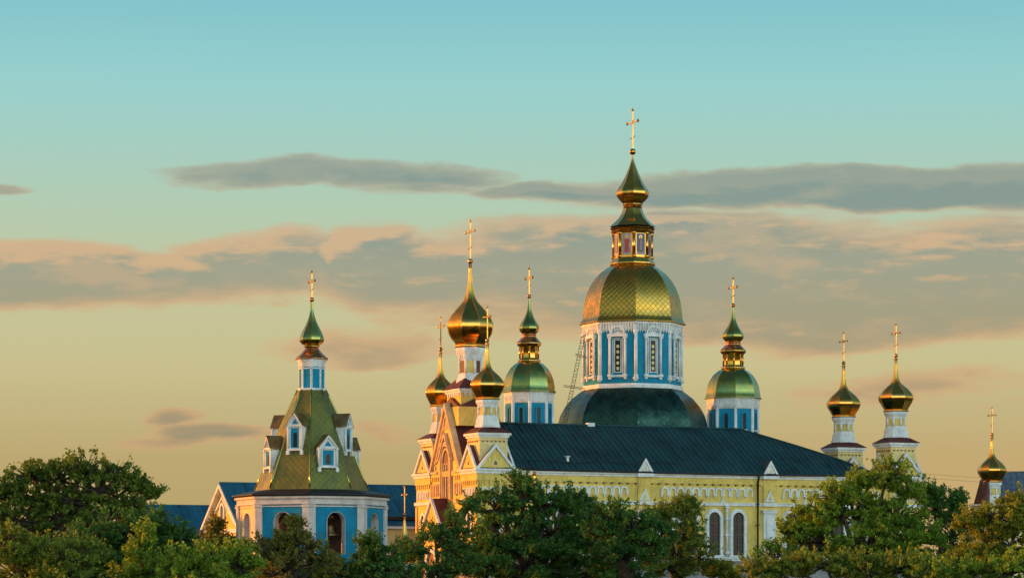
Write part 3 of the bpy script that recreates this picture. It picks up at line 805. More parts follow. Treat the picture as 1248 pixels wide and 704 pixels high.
for k in range(8):
    fr = face8(k, rd, 0, 0)
    w = MB(M['white'], M['glass'], M['cream'])
    w.fbox(fr, -0.32, 0.32, ZC(456.5), ZC(419), 0.0, 0.03, M['glass'])
    for a_, b_, c_, d_ in ((-.42, -.32, 457.5, 418), (.32, .42, 457.5, 418)): w.fbox(fr, a_, b_, ZC(c_), ZC(d_), 0, .10, M['white'])
    w.fbox(fr, -.32, .32, ZC(418.9), ZC(418), 0, .10, M['white']); w.fbox(fr, -.32, .32, ZC(457.5), ZC(456.5), 0, .10, M['white'])
    w.fbox(fr, -.62, -.52, ZC(459), ZC(416.5), 0, .08, M['white']); w.fbox(fr, .52, .62, ZC(459), ZC(416.5), 0, .08, M['white'])
    w.fbox(fr, -.52, .52, ZC(417), ZC(416), 0, .08, M['white'])
    for s_ in (-1, 1):       # side columns with bases and capitals
        x = s_ * 0.90
        w.tube([fr.p(x, ZC(460), .16), fr.p(x, ZC(415), .16)], 0.15, M['white'], 8)
        w.fbox(fr, x - .22, x + .22, ZC(462.5), ZC(459.5), 0, .38, M['white']); w.fbox(fr, x - .14, x + .14, ZC(465.5), ZC(462.5), 0, .25, M['white'])
        w.fbox(fr, x - .2, x + .2, ZC(416.5), ZC(414.5), 0, .36, M['white'])
    w.fbox(fr, -1.15, 1.15, ZC(414.5), ZC(411), 0, .40, M['white'])
    w.fbox(fr, -1.0, 1.0, ZC(463), ZC(460.5), 0, .22, M['white'])
    w.farch(fr, 0, ZC(411), ZC(411), 0.74, 0.90, 0, .30, M['white'], 12)
    w.fpane(fr, 0, ZC(411), ZC(411) + .01, 0.74, 0, .07, M['blue'])
    for i in range(7):       # fan of the lunette
        t = math.pi * (i + .5) / 7; c, s2 = math.cos(t), math.sin(t)
        w.fprism(fr, [(c * .2 - s2 * .035, ZC(411) + s2 * .2 + c * .035), (c * .2 + s2 * .035, ZC(411) + s2 * .2 - c * .035), (c * .74 + s2 * .06, ZC(411) + s2 * .74 - c * .06), (c * .74 - s2 * .06, ZC(411) + s2 * .74 + c * .06)], .07, .16, M['white'])
    w.farch(fr, 0, ZC(411), ZC(411), 0.02, 0.24, .05, .2, M['white'], 6)
    for i in range(5):       # round panes of the leaded light
        z = ZC(452.5 - i * 6.6)
        w.fprism(fr, [(0.17 * math.cos(t), z + 0.20 * math.sin(t)) for t in [math.pi * j / 5 for j in range(10)]], .03, .06, M['cream'])
    w.build('window', dro)
DOME = [(62, 396.5), (65, 396.2), (65, 395), (62.5, 392.5), (61.0, 388), (60.2, 380), (59.0, 370), (56.5, 360), (52.5, 350), (46.5, 340.5), (39.5, 333), (31.5, 327), (25, 323.5)]
d = MB(M['goldtile']); d.lathe(PC(DOME), 0, 0)
d.build('gilded_dome', dro)
lt = MB(M['gold'])
lt.lathe(PC([(25, 325), (27.5, 324), (27.5, 320.5), (25.5, 319), (25.5, 316.5), (23.5, 315)]), 0, 0)
rl = 23.0 * SCA
lt.solid8(rl, ZC(316), ZC(284), 0, 0)
for k in range(8):
    a = R(22.5 + 45 * k); x, y = rl * math.cos(a), rl * math.sin(a)
    lt.tube([(x, y, ZC(315)), (x, y, ZC(285))], 0.19, n=8); lt.ball((x, y, ZC(314)), .28); lt.ball((x, y, ZC(286)), .26)
lt.lathe(PC([(23, 286), (26.2, 284), (25.6, 281.5), (27.6, 278.5), (27.8, 279.0), (24, 276)]), 0, 0)
lto = lt.build('lantern', ca)
lr = MB(M['gold']); lr.lathe(PC([(27.8, 276.6), (26, 274.5), (21.5, 270.5), (16.8, 266), (13.4, 260), (11.6, 254.5)]), 0, 0); lr.build('lantern_roof', lto)
nk = MB(M['gold']); nk.lathe(PC([(11.6, 256), (11, 254), (10.6, 252)]), 0, 0); nk.lathe(PC([(11.6, 262), (11.4, 250.5), (12.2, 250), (12.2, 248.6), (10.2, 248.2)]), 0, 0, 8, sx=0.98)
for k in range(8):
    a = R(45 * k); nk.ball((10.6 * SCA * math.cos(a), 10.6 * SCA * math.sin(a), ZC(252.5)), .12, M['copper'], 6)
nk.build('neck', lto)
for k in range(8):
    fr = face8(k, rl, 0, 0)
    ip = MB(M['iconpale'])
    w_ = 0.56; z0, z1 = ZC(312.5), ZC(286.5)
    ip.fbox(fr, -w_, w_, z0, z1, 0, .04, M['iconpale']); ip.fbox(fr, -w_ + .08, w_ - .08, z0 + .35, z1 - .08, .04, .05, M['iconblue'] if k % 2 == 0 else M['iconpale'])
    rob = M['redcloth'] if k % 2 else M['iconbrown']
    H = z1 - z0
    ip.fprism(fr, [(-.26, z0 + .12 * H), (.26, z0 + .12 * H), (.22, z0 + .45 * H), (.27, z0 + .68 * H), (.12, z0 + .76 * H), (-.12, z0 + .76 * H), (-.27, z0 + .68 * H), (-.22, z0 + .45 * H)], .05, .08, rob)
    ip.fprism(fr, [(-.04, z0 + .2 * H), (.10, z0 + .2 * H), (.08, z0 + .7 * H), (-.02, z0 + .7 * H)], .08, .09, M['iconpale'] if k % 2 == 0 else M['iconbrown'])
    ip.fprism(fr, [(.2 * math.cos(t), z0 + .83 * H + .2 * math.sin(t)) for t in [math.pi * j / 5 for j in range(10)]], .05, .07, M['gold'])
    ip.fprism(fr, [(.10 * math.cos(t), z0 + .82 * H + .13 * math.sin(t)) for t in [math.pi * j / 5 for j in range(10)]], .07, .09, M['skin'])
    for a_, b_ in ((-w_ - .04, -w_ + .04), (w_ - .04, w_ + .04)): ip.fbox(fr, a_, b_, z0, z1, .0, .09, M['gold'])
    tag(ip.build('icon_panel', lto), label='icon panel with a robed figure in ' + ('red' if k % 2 else 'brown on blue'))
CO = [(11, 249), (15.5, 244.5), (18.4, 241), (19.6, 238.3), (20, 235.5), (19.6, 233.5), (17.6, 230), (14, 224.8), (10.6, 218.4), (7.7, 212), (5, 205.5), (3.1, 200), (2.0, 196.5), (1.2, 192), (1.0, 188.5)]
o = MB(M['gold']); o.lathe(PC(CO), 0, 0); o.build('onion_dome', lto)
o = MB(M['gold']); o.ball((0, 0, ZC(185)), 4.0 * SCA); o.build('ball', lto)
cross_mb(0, 0, ZC(182), ZC(134.5), 0.31, 0.17, 1.35).build('cross', lto)

def small_cupola(cx, rs):
    """drum, green gilded dome, gold lantern and onion of a side cupola (measured on the left one)"""
    YS = 344.8; k = YS / FPX
    Z = lambda y: zl(y, YS)
    P = lambda Ls: [(r * k * rs, Z(y)) for r, y in Ls]
    r0 = 28.6 * k * rs
    m = MB(M['blue'], M['white'])
    m.solid8(r0, Z(566), Z(486), cx, 0, M['blue'])
    m.lathe(P([(28.8, 492), (30.6, 490), (30.2, 486), (30.8, 480), (32, 478.5)]), cx, 0, m=M['white'])
    sd = 2 * r0 * math.sin(R(22.5))
    for q in range(8):
        a = R(22.5 + 45 * q); x, y = cx + r0 * math.cos(a), r0 * math.sin(a)
        m.tube([(x, y, Z(560)), (x, y, Z(490))], 0.19, M['white'], 8)
        fr = face8(q, r0 * 1.03, cx, 0)
        for i in range(8): m.fbox(fr, -sd / 2 + (i + .3) * sd / 8, -sd / 2 + (i + .7) * sd / 8, Z(489), Z(482), .02, .12, M['white'])
    mo = m.build('cupola', ca)
    for q in range(8):
        fr = face8(q, r0, cx, 0)
        w = MB(M['glass']); w.fpane(fr, 0, Z(518), Z(500), 0.2, 0, .03, M['glass']); w.farch(fr, 0, Z(518), Z(500), 0.22, 0.38, 0, .12, M['blue'], 8); w.fbox(fr, -.4, .4, Z(520), Z(518), 0, .16, M['white'])
        w.build('window', mo)
    dd = MB(M['greengold']); dd.lathe(P([(30, 478.8), (33, 478.6), (33, 477.6), (31.6, 475.5), (31.0, 470), (29.8, 463), (27.4, 456), (23.2, 449), (17.6, 443.6), (12.6, 441)]), cx, 0)
    dd.build('green_dome', mo)
    ll = MB(M['gold']); ll.lathe(P([(12.6, 441.6), (13.8, 441), (13.8, 438.6), (11.6, 437.6), (11.2, 436), (11.2, 424), (12.2, 422.6), (14.2, 421), (15.0, 419), (15, 417.6), (13, 417)]), cx, 0)
    for q in range(8):
        a = R(22.5 + 45 * q); x, y = cx + 11.2 * k * rs * math.cos(a), 11.2 * k * rs * math.sin(a); ll.tube([(x, y, Z(437)), (x, y, Z(423))], .09, n=6)
    ll.build('lantern', mo)
    lc = MB(M['copper']); lc.lathe(P([(15, 417.6), (12.5, 415), (9.4, 411.5), (8, 409), (8.8, 408.4), (8.8, 407.4), (6.8, 407)]), cx, 0); lc.build('lantern_roof', mo)
    oo = MB(M['greengold']); oo.lathe(P([(7.4, 407.4), (10, 405), (11.8, 402.5), (12.3, 400), (12, 397.8), (10.6, 395), (9.2, 392.5), (7.5, 389.8), (5.8, 386.4), (3.9, 381.5), (2.9, 377.8), (2.1, 373.5), (1.4, 368), (1.1, 363.5)]), cx, 0)
    oo.build('onion_dome', mo)
    bb = MB(M['copper']); bb.ball((cx, 0, Z(361)), 2.7 * k); bb.build('ball', mo)
    cross_mb(cx, 0, Z(359), Z(327.5), 0.36, 0.15, 0.95).build('cross', mo)
small_cupola(-12.75, 1.0)
small_cupola(12.75, 1.09)

# the ladder that leans on the great drum
la = root('ladder', 684, 346, 'long thin steel lattice ladder leaning against the left side of the great blue drum', 'ladder', z=GZ + zl(526, 346))
lm = MB(M['dark'])
k_ = 346 / FPX
top = Vector((30 * k_ / math.cos(TURN) * 0.9, 0.4, (526 - 408) * k_))
for dy_ in (-0.0, 0.42):
    lm.tube([(0 + dy_, 0, 0), tuple(top + Vector((dy_, 0, 0)))], 0.026, n=5)
for i in range(34):
    p = top * ((i + .5) / 34); q = p + Vector((0.42, 0, 0))
    lm.tube([p, q], 0.022, n=4)
    if i % 2: lm.tube([p, q + top * (1 / 34)], 0.016, n=4)
for f_, w0, w1 in ((0.46, -0.9, 2.2), (0.79, -0.3, 1.6)):
    p = top * f_
    for dz_ in (0, 0.16): lm.tube([p + Vector((w0, -0.1, dz_ + 0.1)), p + Vector((w1, 0.8, dz_ - 0.12))], 0.03, n=4)
lm.build('lattice', la)

# ------------------------------------------------------------------ the belfry
YF = 300.0
be = root('belfry', 380, YF, 'eight-sided blue and white bell tower with green scale spire, dormers and a small gilded onion', 'bell tower')
KF = YF / FPX
ZF = lambda y: zl(y, YF)
PFF = lambda Ls: pf(Ls, YF)
rw = 90.0 * KF
ap = rw * math.cos(R(22.5)); sd = 2 * rw * math.sin(R(22.5))
bw = MB(M['blue'], M['white'], M['cream'])
aw = 0.93; zsill = ZF(676); zsp = ZF(637); ztop = ZF(606)
for k in range(8):
    fr = face8(k, rw)
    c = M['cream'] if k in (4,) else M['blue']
    T = -0.9
    hs_ = sd / 2
    ins = 0.9 * math.tan(R(22.5))
    bw.fprism(fr, [(-hs_, 0), (hs_, 0), (hs_, zsill), (-hs_, zsill)], T, 0, c)
    bw.fprism(fr, [(-hs_, zsill), (-aw, zsill), (-aw, ztop), (-hs_, ztop)], T, 0, c)
    bw.fprism(fr, [(aw, zsill), (hs_, zsill), (hs_, ztop), (aw, ztop)], T, 0, c)
    pts = [(aw * math.cos(math.pi * i / 12), zsp + aw * math.sin(math.pi * i / 12)) for i in range(13)]
    for (a, b_), (c2, d2) in zip(pts, pts[1:]): bw.fprism(fr, [(a, b_), (a, ztop), (c2, ztop), (c2, d2)], T, 0, c)
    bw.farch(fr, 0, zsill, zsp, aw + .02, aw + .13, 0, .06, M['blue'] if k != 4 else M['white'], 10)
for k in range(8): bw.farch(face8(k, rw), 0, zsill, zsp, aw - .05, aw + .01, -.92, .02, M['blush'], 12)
wlo = bw.build('wall', be)
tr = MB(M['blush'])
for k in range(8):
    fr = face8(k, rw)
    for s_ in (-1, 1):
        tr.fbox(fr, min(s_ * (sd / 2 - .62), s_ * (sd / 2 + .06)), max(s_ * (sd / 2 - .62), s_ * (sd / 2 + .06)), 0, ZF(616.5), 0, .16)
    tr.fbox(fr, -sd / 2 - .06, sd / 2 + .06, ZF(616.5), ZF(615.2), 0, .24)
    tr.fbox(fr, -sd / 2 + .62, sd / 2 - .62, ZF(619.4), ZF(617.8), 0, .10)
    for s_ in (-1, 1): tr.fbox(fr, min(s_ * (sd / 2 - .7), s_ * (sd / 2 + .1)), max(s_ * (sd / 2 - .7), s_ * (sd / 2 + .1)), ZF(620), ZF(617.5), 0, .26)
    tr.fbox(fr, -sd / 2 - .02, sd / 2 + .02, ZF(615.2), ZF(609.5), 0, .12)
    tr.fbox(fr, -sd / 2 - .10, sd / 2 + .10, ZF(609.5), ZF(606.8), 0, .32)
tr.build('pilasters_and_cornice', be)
inn = MB(M['iconbrown'], M['wood'], M['cream'])
inn.solid8(rw - 0.8, zsill - .35, zsill - .05, 0, 0, M['wood']); inn.solid8(rw - .8, ztop - .2, ztop - .02, 0, 0, M['wood'])
inn.sq(0, 0, 2.6, zsill - .05, ztop - .2, M['wood'])  # wide core added so the arches look dark inside
for k in range(8):
    a = R(45 * k); c, s_ = math.cos(a), math.sin(a)
    inn.tube([(0, 0, ZF(631)), (c * (ap - .95), s_ * (ap - .95), ZF(631))], 0.15, n=6)
inn.build('bell_floor', be)
ev = MB(M['dark'])
ev.lathe(PFF([(93, 606.8), (97.5, 605.5), (97.5, 603.8), (84, 600.5), (70, 597.8)]), 0, 0); ev.build('eaves_roof', be)
SP = [(70, 599.5), (69, 596.5), (62.5, 581), (54, 560), (45.5, 539), (37, 518), (28.5, 499), (21.5, 484), (17.2, 475)]
sp = MB(M['spire']); sp.lathe(PFF(SP), 0, 0)
spo = sp.build('spire_roof', be)
rb_ = MB(M['greengold'])
for k in range(8):
    a = R(22.5 + 45 * k); rb_.tube([(r * math.cos(a), r * math.sin(a), z) for r, z in PFF(SP[1:])], 0.085, n=5)
rb_.build('spire_ribs', spo)
def spr(y):      # circumradius px of the spire at photo row y
    for (r0, y0), (r1, y1) in zip(SP, SP[1:]):
        if y1 <= y <= y0: return r0 + (r1 - r0) * (y0 - y) / (y0 - y1)
def dormer(k, ysill, yeave, ypeak, hw):
    apo = spr(ysill) * KF * math.cos(R(22.5))
    a = R(45 * k); n_ = (math.cos(a), math.sin(a), 0)
    fr = F((n_[0] * (apo + .12), n_[1] * (apo + .12), 0), (-n_[1], n_[0], 0), n_)
    zs, ze, zp = ZF(ysill), ZF(yeave), ZF(ypeak)
    dep = -(apo + .12 - spr(ypeak - 3) * KF * math.cos(R(22.5))) - .3
    m = MB(M['white'], M['rust'], M['blue'], M['glass'])
    m.fbox(fr, -hw, hw, zs, ze, dep, 0, M['white'])
    m.fprism(fr, [(-hw, ze), (hw, ze), (0, zp - .12)], dep, 0, M['white'])
    ww = hw * .60
    m.fbox(fr, -ww, ww, zs + .25, ze - .28, 0, .02, M['blue'])
    m.fpane(fr, 0.02, zs + .35, ze - .9, ww * .42, .02, .04, M['glass'])
    m.fprism(fr, [(-ww * .7, ze + .08), (ww * .7, ze + .08), (0, zp - .55)], 0, .02, M['blue'])
    m.fbox(fr, -ww - .10, -ww, zs + .2, ze - .2, 0, .09, M['white']); m.fbox(fr, ww, ww + .10, zs + .2, ze - .2, 0, .09, M['white'])
    for s_ in (-1, 1):
        m.tube([fr.p(s_ * (hw - .02), zs, .06), fr.p(s_ * (hw - .02), ze - .1, .06)], .11, M['white'], 6)
        m.fbox(fr, s_ * (hw - .02) - .15, s_ * (hw - .02) + .15, zs - .38, zs, -.1, .2, M['white'])
        m.fbox(fr, s_ * (hw - .02) - .16, s_ * (hw - .02) + .16, ze - .25, ze - .05, -.1, .2, M['white'])
    m.fbox(fr, -hw - .05, hw + .05, zs, zs + .16, 0, .18, M['white']); m.fbox(fr, -hw, hw, ze - .15, ze + .05, 0, .15, M['white'])
    m.rake(fr, 0, ze - .02, hw + .10, zp - ze, .13, .0, .22, M['white'])
    d_o = m.build('dormer', be)
    q = MB(M['copper'])
    e = .18
    for s_ in (-1, 1):
        P_ = [fr.p(s_ * (hw + .15), ze - .08, .24), fr.p(0, zp + .08, .24), fr.p(0, zp + .08, dep), fr.p(s_ * (hw + .15), ze - .08, dep)]
        Q_ = [p - Vector((0, 0, .06)) for p in P_]
        q.add(P_ + Q_, [(0, 1, 2, 3), (7, 6, 5, 4), (0, 4, 5, 1), (3, 2, 6, 7), (0, 3, 7, 4)], M['dormroof'])
    q.build('dormer_roof', d_o)
# faces: k=6 is local -y (front right), 5 is front left, 4 is left, 7 is right
for k in (5, 7, 1, 3): dormer(k, 551, 520, 505.5, 0.74)
for k in (6, 4, 0, 2): dormer(k, 572, 547, 532.5, 0.92)
ln = MB(M['white'], M['blue'])
ln.solid8(17.6 * KF, ZF(476), ZF(473.4), 0, 0, M['white'])
r_ = 15.4 * KF
ln.solid8(r_, ZF(473.4), ZF(446), 0, 0, M['blue'])
for k in range(8):
    fr = face8(k, r_); s_ = r_ * math.sin(R(22.5))
    for t in (-1, 1): ln.fbox(fr, min(t * (s_ - .10), t * s_), max(t * (s_ - .10), t * s_), ZF(473.4), ZF(446), 0, .05, M['white'])
    ln.fbox(fr, -s_, s_, ZF(450), ZF(448.6), 0, .05, M['white'])
ln.lathe(PFF([(15.6, 447.4), (16.2, 446.6), (16, 443), (18, 440), (19, 438)]), 0, 0, m=M['white'])
lno = ln.build('lantern', be)
o = MB(M['copper']); o.lathe(PFF([(19.4, 438.4), (20.2, 437.8), (19.6, 436.4), (15.5, 433), (11.4, 429), (8.8, 425.5), (8, 424)]), 0, 0); o.build('lantern_roof', lno)
o = MB(M['gold']); o.lathe(PFF([(7.8, 426), (7.8, 423.5), (9.6, 422.8), (9.6, 421.4), (8, 421)]), 0, 0); o.build('neck', lno)
o = MB(M['greengold']); o.lathe(PFF([(8, 421), (11, 419.8), (13.6, 417.6), (14.9, 415), (14.8, 412.5), (14.2, 410), (12.4, 405.5), (9.1, 398.8), (6.8, 394.2), (5, 389.5), (3.5, 385), (2.4, 380.5), (1.7, 376.5), (1.7, 368)]), 0, 0); o.build('onion_dome', lno)
o = MB(M['copper']); o.ball((0, 0, ZF(365)), 3.0 * KF); o.build('ball', lno)
cross_mb(0, 0, ZF(362.5), ZF(331.5), 0.36, 0.13, 0.85).build('cross', lno)
# bells hang from the beams: things of their own
bellpos = {6: 'bronze bell hanging in the front arch right of the white corner pilaster', 5: 'bronze bell hanging behind the tree in the front left arch',
           4: 'bronze bell hanging in the sunlit leftmost arch', 7: 'bronze bell hanging in the rightmost narrow arch'}
for k, lab in bellpos.items():
    a = R(45 * k) + TURN
    bl = bpy.data.objects.new('bell', None); COL.objects.link(bl)
    bx_, by_ = be.location.x + math.cos(a) * (ap - 1.7), be.location.y + math.sin(a) * (ap - 1.7)
    bl.location = (bx_, by_, GZ + ZF(654)); bl.scale = (1.35,) * 3; tag(bl, lab, 'bell', 'bells in the belfry arches')
    m = MB(M['bronze'])
    m.lathe([(0.62, 0), (0.66, .02), (0.62, .12), (0.50, .32), (0.42, .6), (0.36, .82), (0.22, .93), (0.02, .96)], 0, 0, 16)
    m.lathe([(0.60, 0), (0.40, .3), (0.02, .8)], 0, 0, 16)
    m.build('bell_body', bl)
    m = MB(M['dark']); m.tube([(0, 0, .9), (0, 0, 1.02)], .08); m.tube([(0, 0, .7), (0, 0, -.1)], .03); m.ball((0, 0, -.1), .1); m.build('clapper', bl)
# ------------------------------------------------------------------ other monastery buildings
def gabled(name, px, Y, ridge_y, length, halfw, drop, label, cat, wallm, roofm, base=GZ, facade=True, rz=TURN):
    """gable-ended building; its gable (towards the sun) stands at photo column px"""
    b = root(name, px, Y, label, cat, rz=rz)
    zr = zl(ridge_y, Y); ze = zr - drop
    w = MB(wallm, M['white'])
    w.box(0, length, -halfw + .5, halfw - .5, 0, ze - .2, wallm)
    fr = facing('-x', 0, 0)
    w.fprism(fr, [(-halfw + .5, ze - .2), (halfw - .5, ze - .2), (0, zr - .45)], -.4, 0, wallm)
    fr2 = facing('-y', 0, -halfw + .5)
    w.fbox(fr2, .2, length, ze - .75, ze - .25, 0, .25, M['white'])
    w.fbox(fr2, .2, length, 2.0, 2.3, 0, .15, M['white'])
    w.build('wall', b)
    for i in range(int((length - 3) / 3.4)):
        u = 2.5 + i * 3.4
        q = MB(M['glass'], M['white']); q.fpane(fr2, u, ze - 4.2, ze - 2.6, .5, 0, .03, M['glass']); q.farch(fr2, u, ze - 4.3, ze - 2.6, .5, .72, 0, .14, M['white']); q.build('window', b)
    r = MB(roofm)
    for s_ in (-1, 1):
        P_ = [Vector((-.45, s_ * (halfw + .2), ze - .15)), Vector((length + .4, s_ * (halfw + .2), ze - .15)), Vector((length + .4, 0, zr)), Vector((-.45, 0, zr))]
        Q_ = [p - Vector((0, 0, .18)) for p in P_]
        r.add(P_ + Q_, [(0, 1, 2, 3), (7, 6, 5, 4), (0, 4, 5, 1), (0, 3, 7, 4), (1, 5, 6, 2)], roofm)
        x = 0.2
        while x < length:
            a = Vector((x, s_ * (halfw + .2), ze - .15)); c = Vector((x, 0, zr)); up = Vector((0, 0, .06)); rt = Vector((.05, 0, 0))
            r.add([a, a + rt, c + rt, c, a + up, a + rt + up, c + rt + up, c + up], [(4, 5, 6, 7), (0, 1, 5, 4), (1, 2, 6, 5), (3, 0, 4, 7)], roofm)
            x += .7
    r.tube([(-.45, 0, zr), (length + .4, 0, zr)], .12, roofm)
    ro_ = r.build('roof', b)
    if facade:
        t = MB(M['white'])
        t.rake(fr, 0, ze - .35, halfw + .25, drop + .25, .34, -.02, .55)
        t.rake(fr, 0, ze + .1, halfw - 1.7, drop - 1.6, .2, 0, .22)
        t.fbox(fr, -halfw + .3, halfw - .3, ze - .9, ze - .45, 0, .3)
        for i in range(7): t.farch(fr, -3.6 + i * 1.2, ze - 2.4, ze - 1.7, .32, .5, 0, .16)
        t.farch(fr, 0, ze + .6, ze + 1.7, .45, .75, 0, .2)
        t.build('gable_trim', ro_)
        q = MB(M['glass']); q.fpane(fr, 0, ze + .6, ze + 1.7, .45, 0, .03); q.build('window', b)
    return b, zr, ze
hb, zr_, ze_ = gabled('refectory_house', 272, 338, 588, 27.0, 6.1, 4.6, 'yellow house with a sunlit trimmed gable and blue sheet roof behind the bell tower', 'house', M['yellow'], M['blueroof'])
lo = MB(M['greyroof'], M['white'], M['dark'], M['cream'])      # lower aisle on the near side with pale roof
fr_ = facing('-y', 0, -5.6)
lo.fprism(fr_, [(-.4, zl(632, 336)), (27, zl(632, 336)), (27, zl(628, 336)), (-.4, zl(628, 336))], 0, .9, M['dark'])
lo.add([(-.4, -5.7, zl(631, 336)), (27, -5.7, zl(631, 336)), (27, -8.6, zl(640, 336)), (-.4, -8.6, zl(640, 336))], [(3, 2, 1, 0)], M['blueroof'])
lo.box(-.2, 26.9, -8.4, -5.6, 0, zl(640.5, 336), M['cream'])
lo.box(-.4, 27, -8.7, -8.4, zl(643.5, 335), zl(640.2, 335), M['white'])
lo.build('side_aisle', hb)
gabled('far_blue_house', 172, 352, 615, 20.0, 6.0, 4.2, 'low house with a bright blue sheet roof right of the big oak', 'house', M['cream'], M['blueroof'], facade=False)
gabled('grey_roofed_house', 1221, 352, 575, 24.0, 7.0, 5.5, 'house with weathered grey sheet roof behind the rightmost onion turret', 'house', M['cream'], M['greyroof'], facade=False, rz=R(-3))

# right-hand chapel with its small onion turret
cp = root('gate_chapel', 1209, 330, 'small chapel at the right edge with a white and yellow turret under a gilded onion', 'chapel')
kf = 330 / FPX
zt = zl(614, 330)
m = MB(M['cream'], M['white'], M['plinth'])
m.sq(0, 0, 2.4, 0, zt - 1.5, M['cream']); m.sq(0, 0, 1.55, zt - 1.5, zt - .35, M['yellow'])
m.sq(0, 0, 1.72, zt - .35, zt, M['white']); m.sq(0, 0, 2.6, 0, 1.2, M['plinth'])
for side_, ox, oy in (('-y', 0, -1), ('-x', -1, 0), ('+y', 0, 1), ('+x', 1, 0)):
    fr = facing(side_, ox * 2.4, oy * 2.4); m.farch(fr, 0, 1.2, 4.5, .8, 1.1, 0, .16, M['white']); m.fpane(fr, 0, 1.2, 4.5, .8, 0, .03, M['wood'])
m.build('wall', cp)
m = MB(M['rust']); m.solid8(2.75 * 1.414, zt - 1.5, zt - .9, 0, 0, None, r1=1.6 * 1.414, n=4, rot=45)
m.build('skirt_roof', cp)
onion_turret(cp, 0, 0, 1.0, 0.84, zbase=zt)
m = MB(M['rust'])                                  # red buttress wall on the sunny side
m.add([(-1.75, -1.0, zt - .3), (-1.75, 1.0, zt - .3), (-.95, .8, zt + 2.6), (-.95, -.8, zt + 2.6), (-1.0, -1.0, zt - .3), (-1.0, 1.0, zt - .3)],
      [(0, 1, 2, 3), (0, 3, 4), (1, 5, 2), (4, 3, 2, 5)])
m.build('buttress', cp)
# two little chapels whose crosses rise out of the trees
def little_chapel(px, Y, ytop, label):
    c = root('little_chapel', px, Y, label, 'chapel')
    hs = 0.80; k = 317 / FPX * hs
    z0 = zl(ytop, Y) - (520 - 374.5) * k
    m = MB(M['cream'], M['white'], M['rust'])
    m.sq(0, 0, 1.5, -3, z0 - .9, M['cream']); m.sq(0, 0, 1.65, z0 - 1.1, z0 - .9, M['white'])
    m.solid8(1.75 * 1.414, z0 - .9, z0, 0, 0, M['rust'], r1=1.3, n=4, rot=45)
    m.build('wall', c)
    onion_turret(c, 0, 0, 1.0, hs, zbase=z0, windows=False)
little_chapel(493, 305, 593, 'little chapel between bell tower and yellow front, its cross and ball above the trees')
wc = root('standing_cross', 651, 279.0, 'slim gilded standing cross among dark leaves in front of the long church wall', 'cross', z=ground_z(279.0))
zt = (HY - 577) * 279.0 / FPX + CAMZ - ground_z(279.0)
cross_mb(0, 0, zt - 2.6, zt, 0.36, 0.24, .75).build('cross', wc)
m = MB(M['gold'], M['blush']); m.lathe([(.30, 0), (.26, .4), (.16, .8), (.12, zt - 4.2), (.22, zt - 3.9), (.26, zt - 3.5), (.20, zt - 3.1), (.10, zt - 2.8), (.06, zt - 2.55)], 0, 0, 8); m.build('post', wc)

# power line on the right
for i, (y0, y1) in enumerate(((575, 583), (580, 588))):
    m = MB(M['dark']); Yp = 360
    pts = []
    for j in range(16):
        t = j / 15; px = 1110 + t * 160; yy = y0 + (y1 - y0) * t + 1.5 * math.sin(math.pi * t)
        pts.append(((px - 624) / FPX * Yp, Yp + 4 * t, CAMZ + (HY - yy) * Yp / FPX))
    m.tube(pts, 0.012, n=4)
    tag(m.build('power_line'), ('upper' if i == 0 else 'lower') + ' of two thin dark wires crossing the sky left of the rightmost onion', 'wire', 'overhead wires at the right')

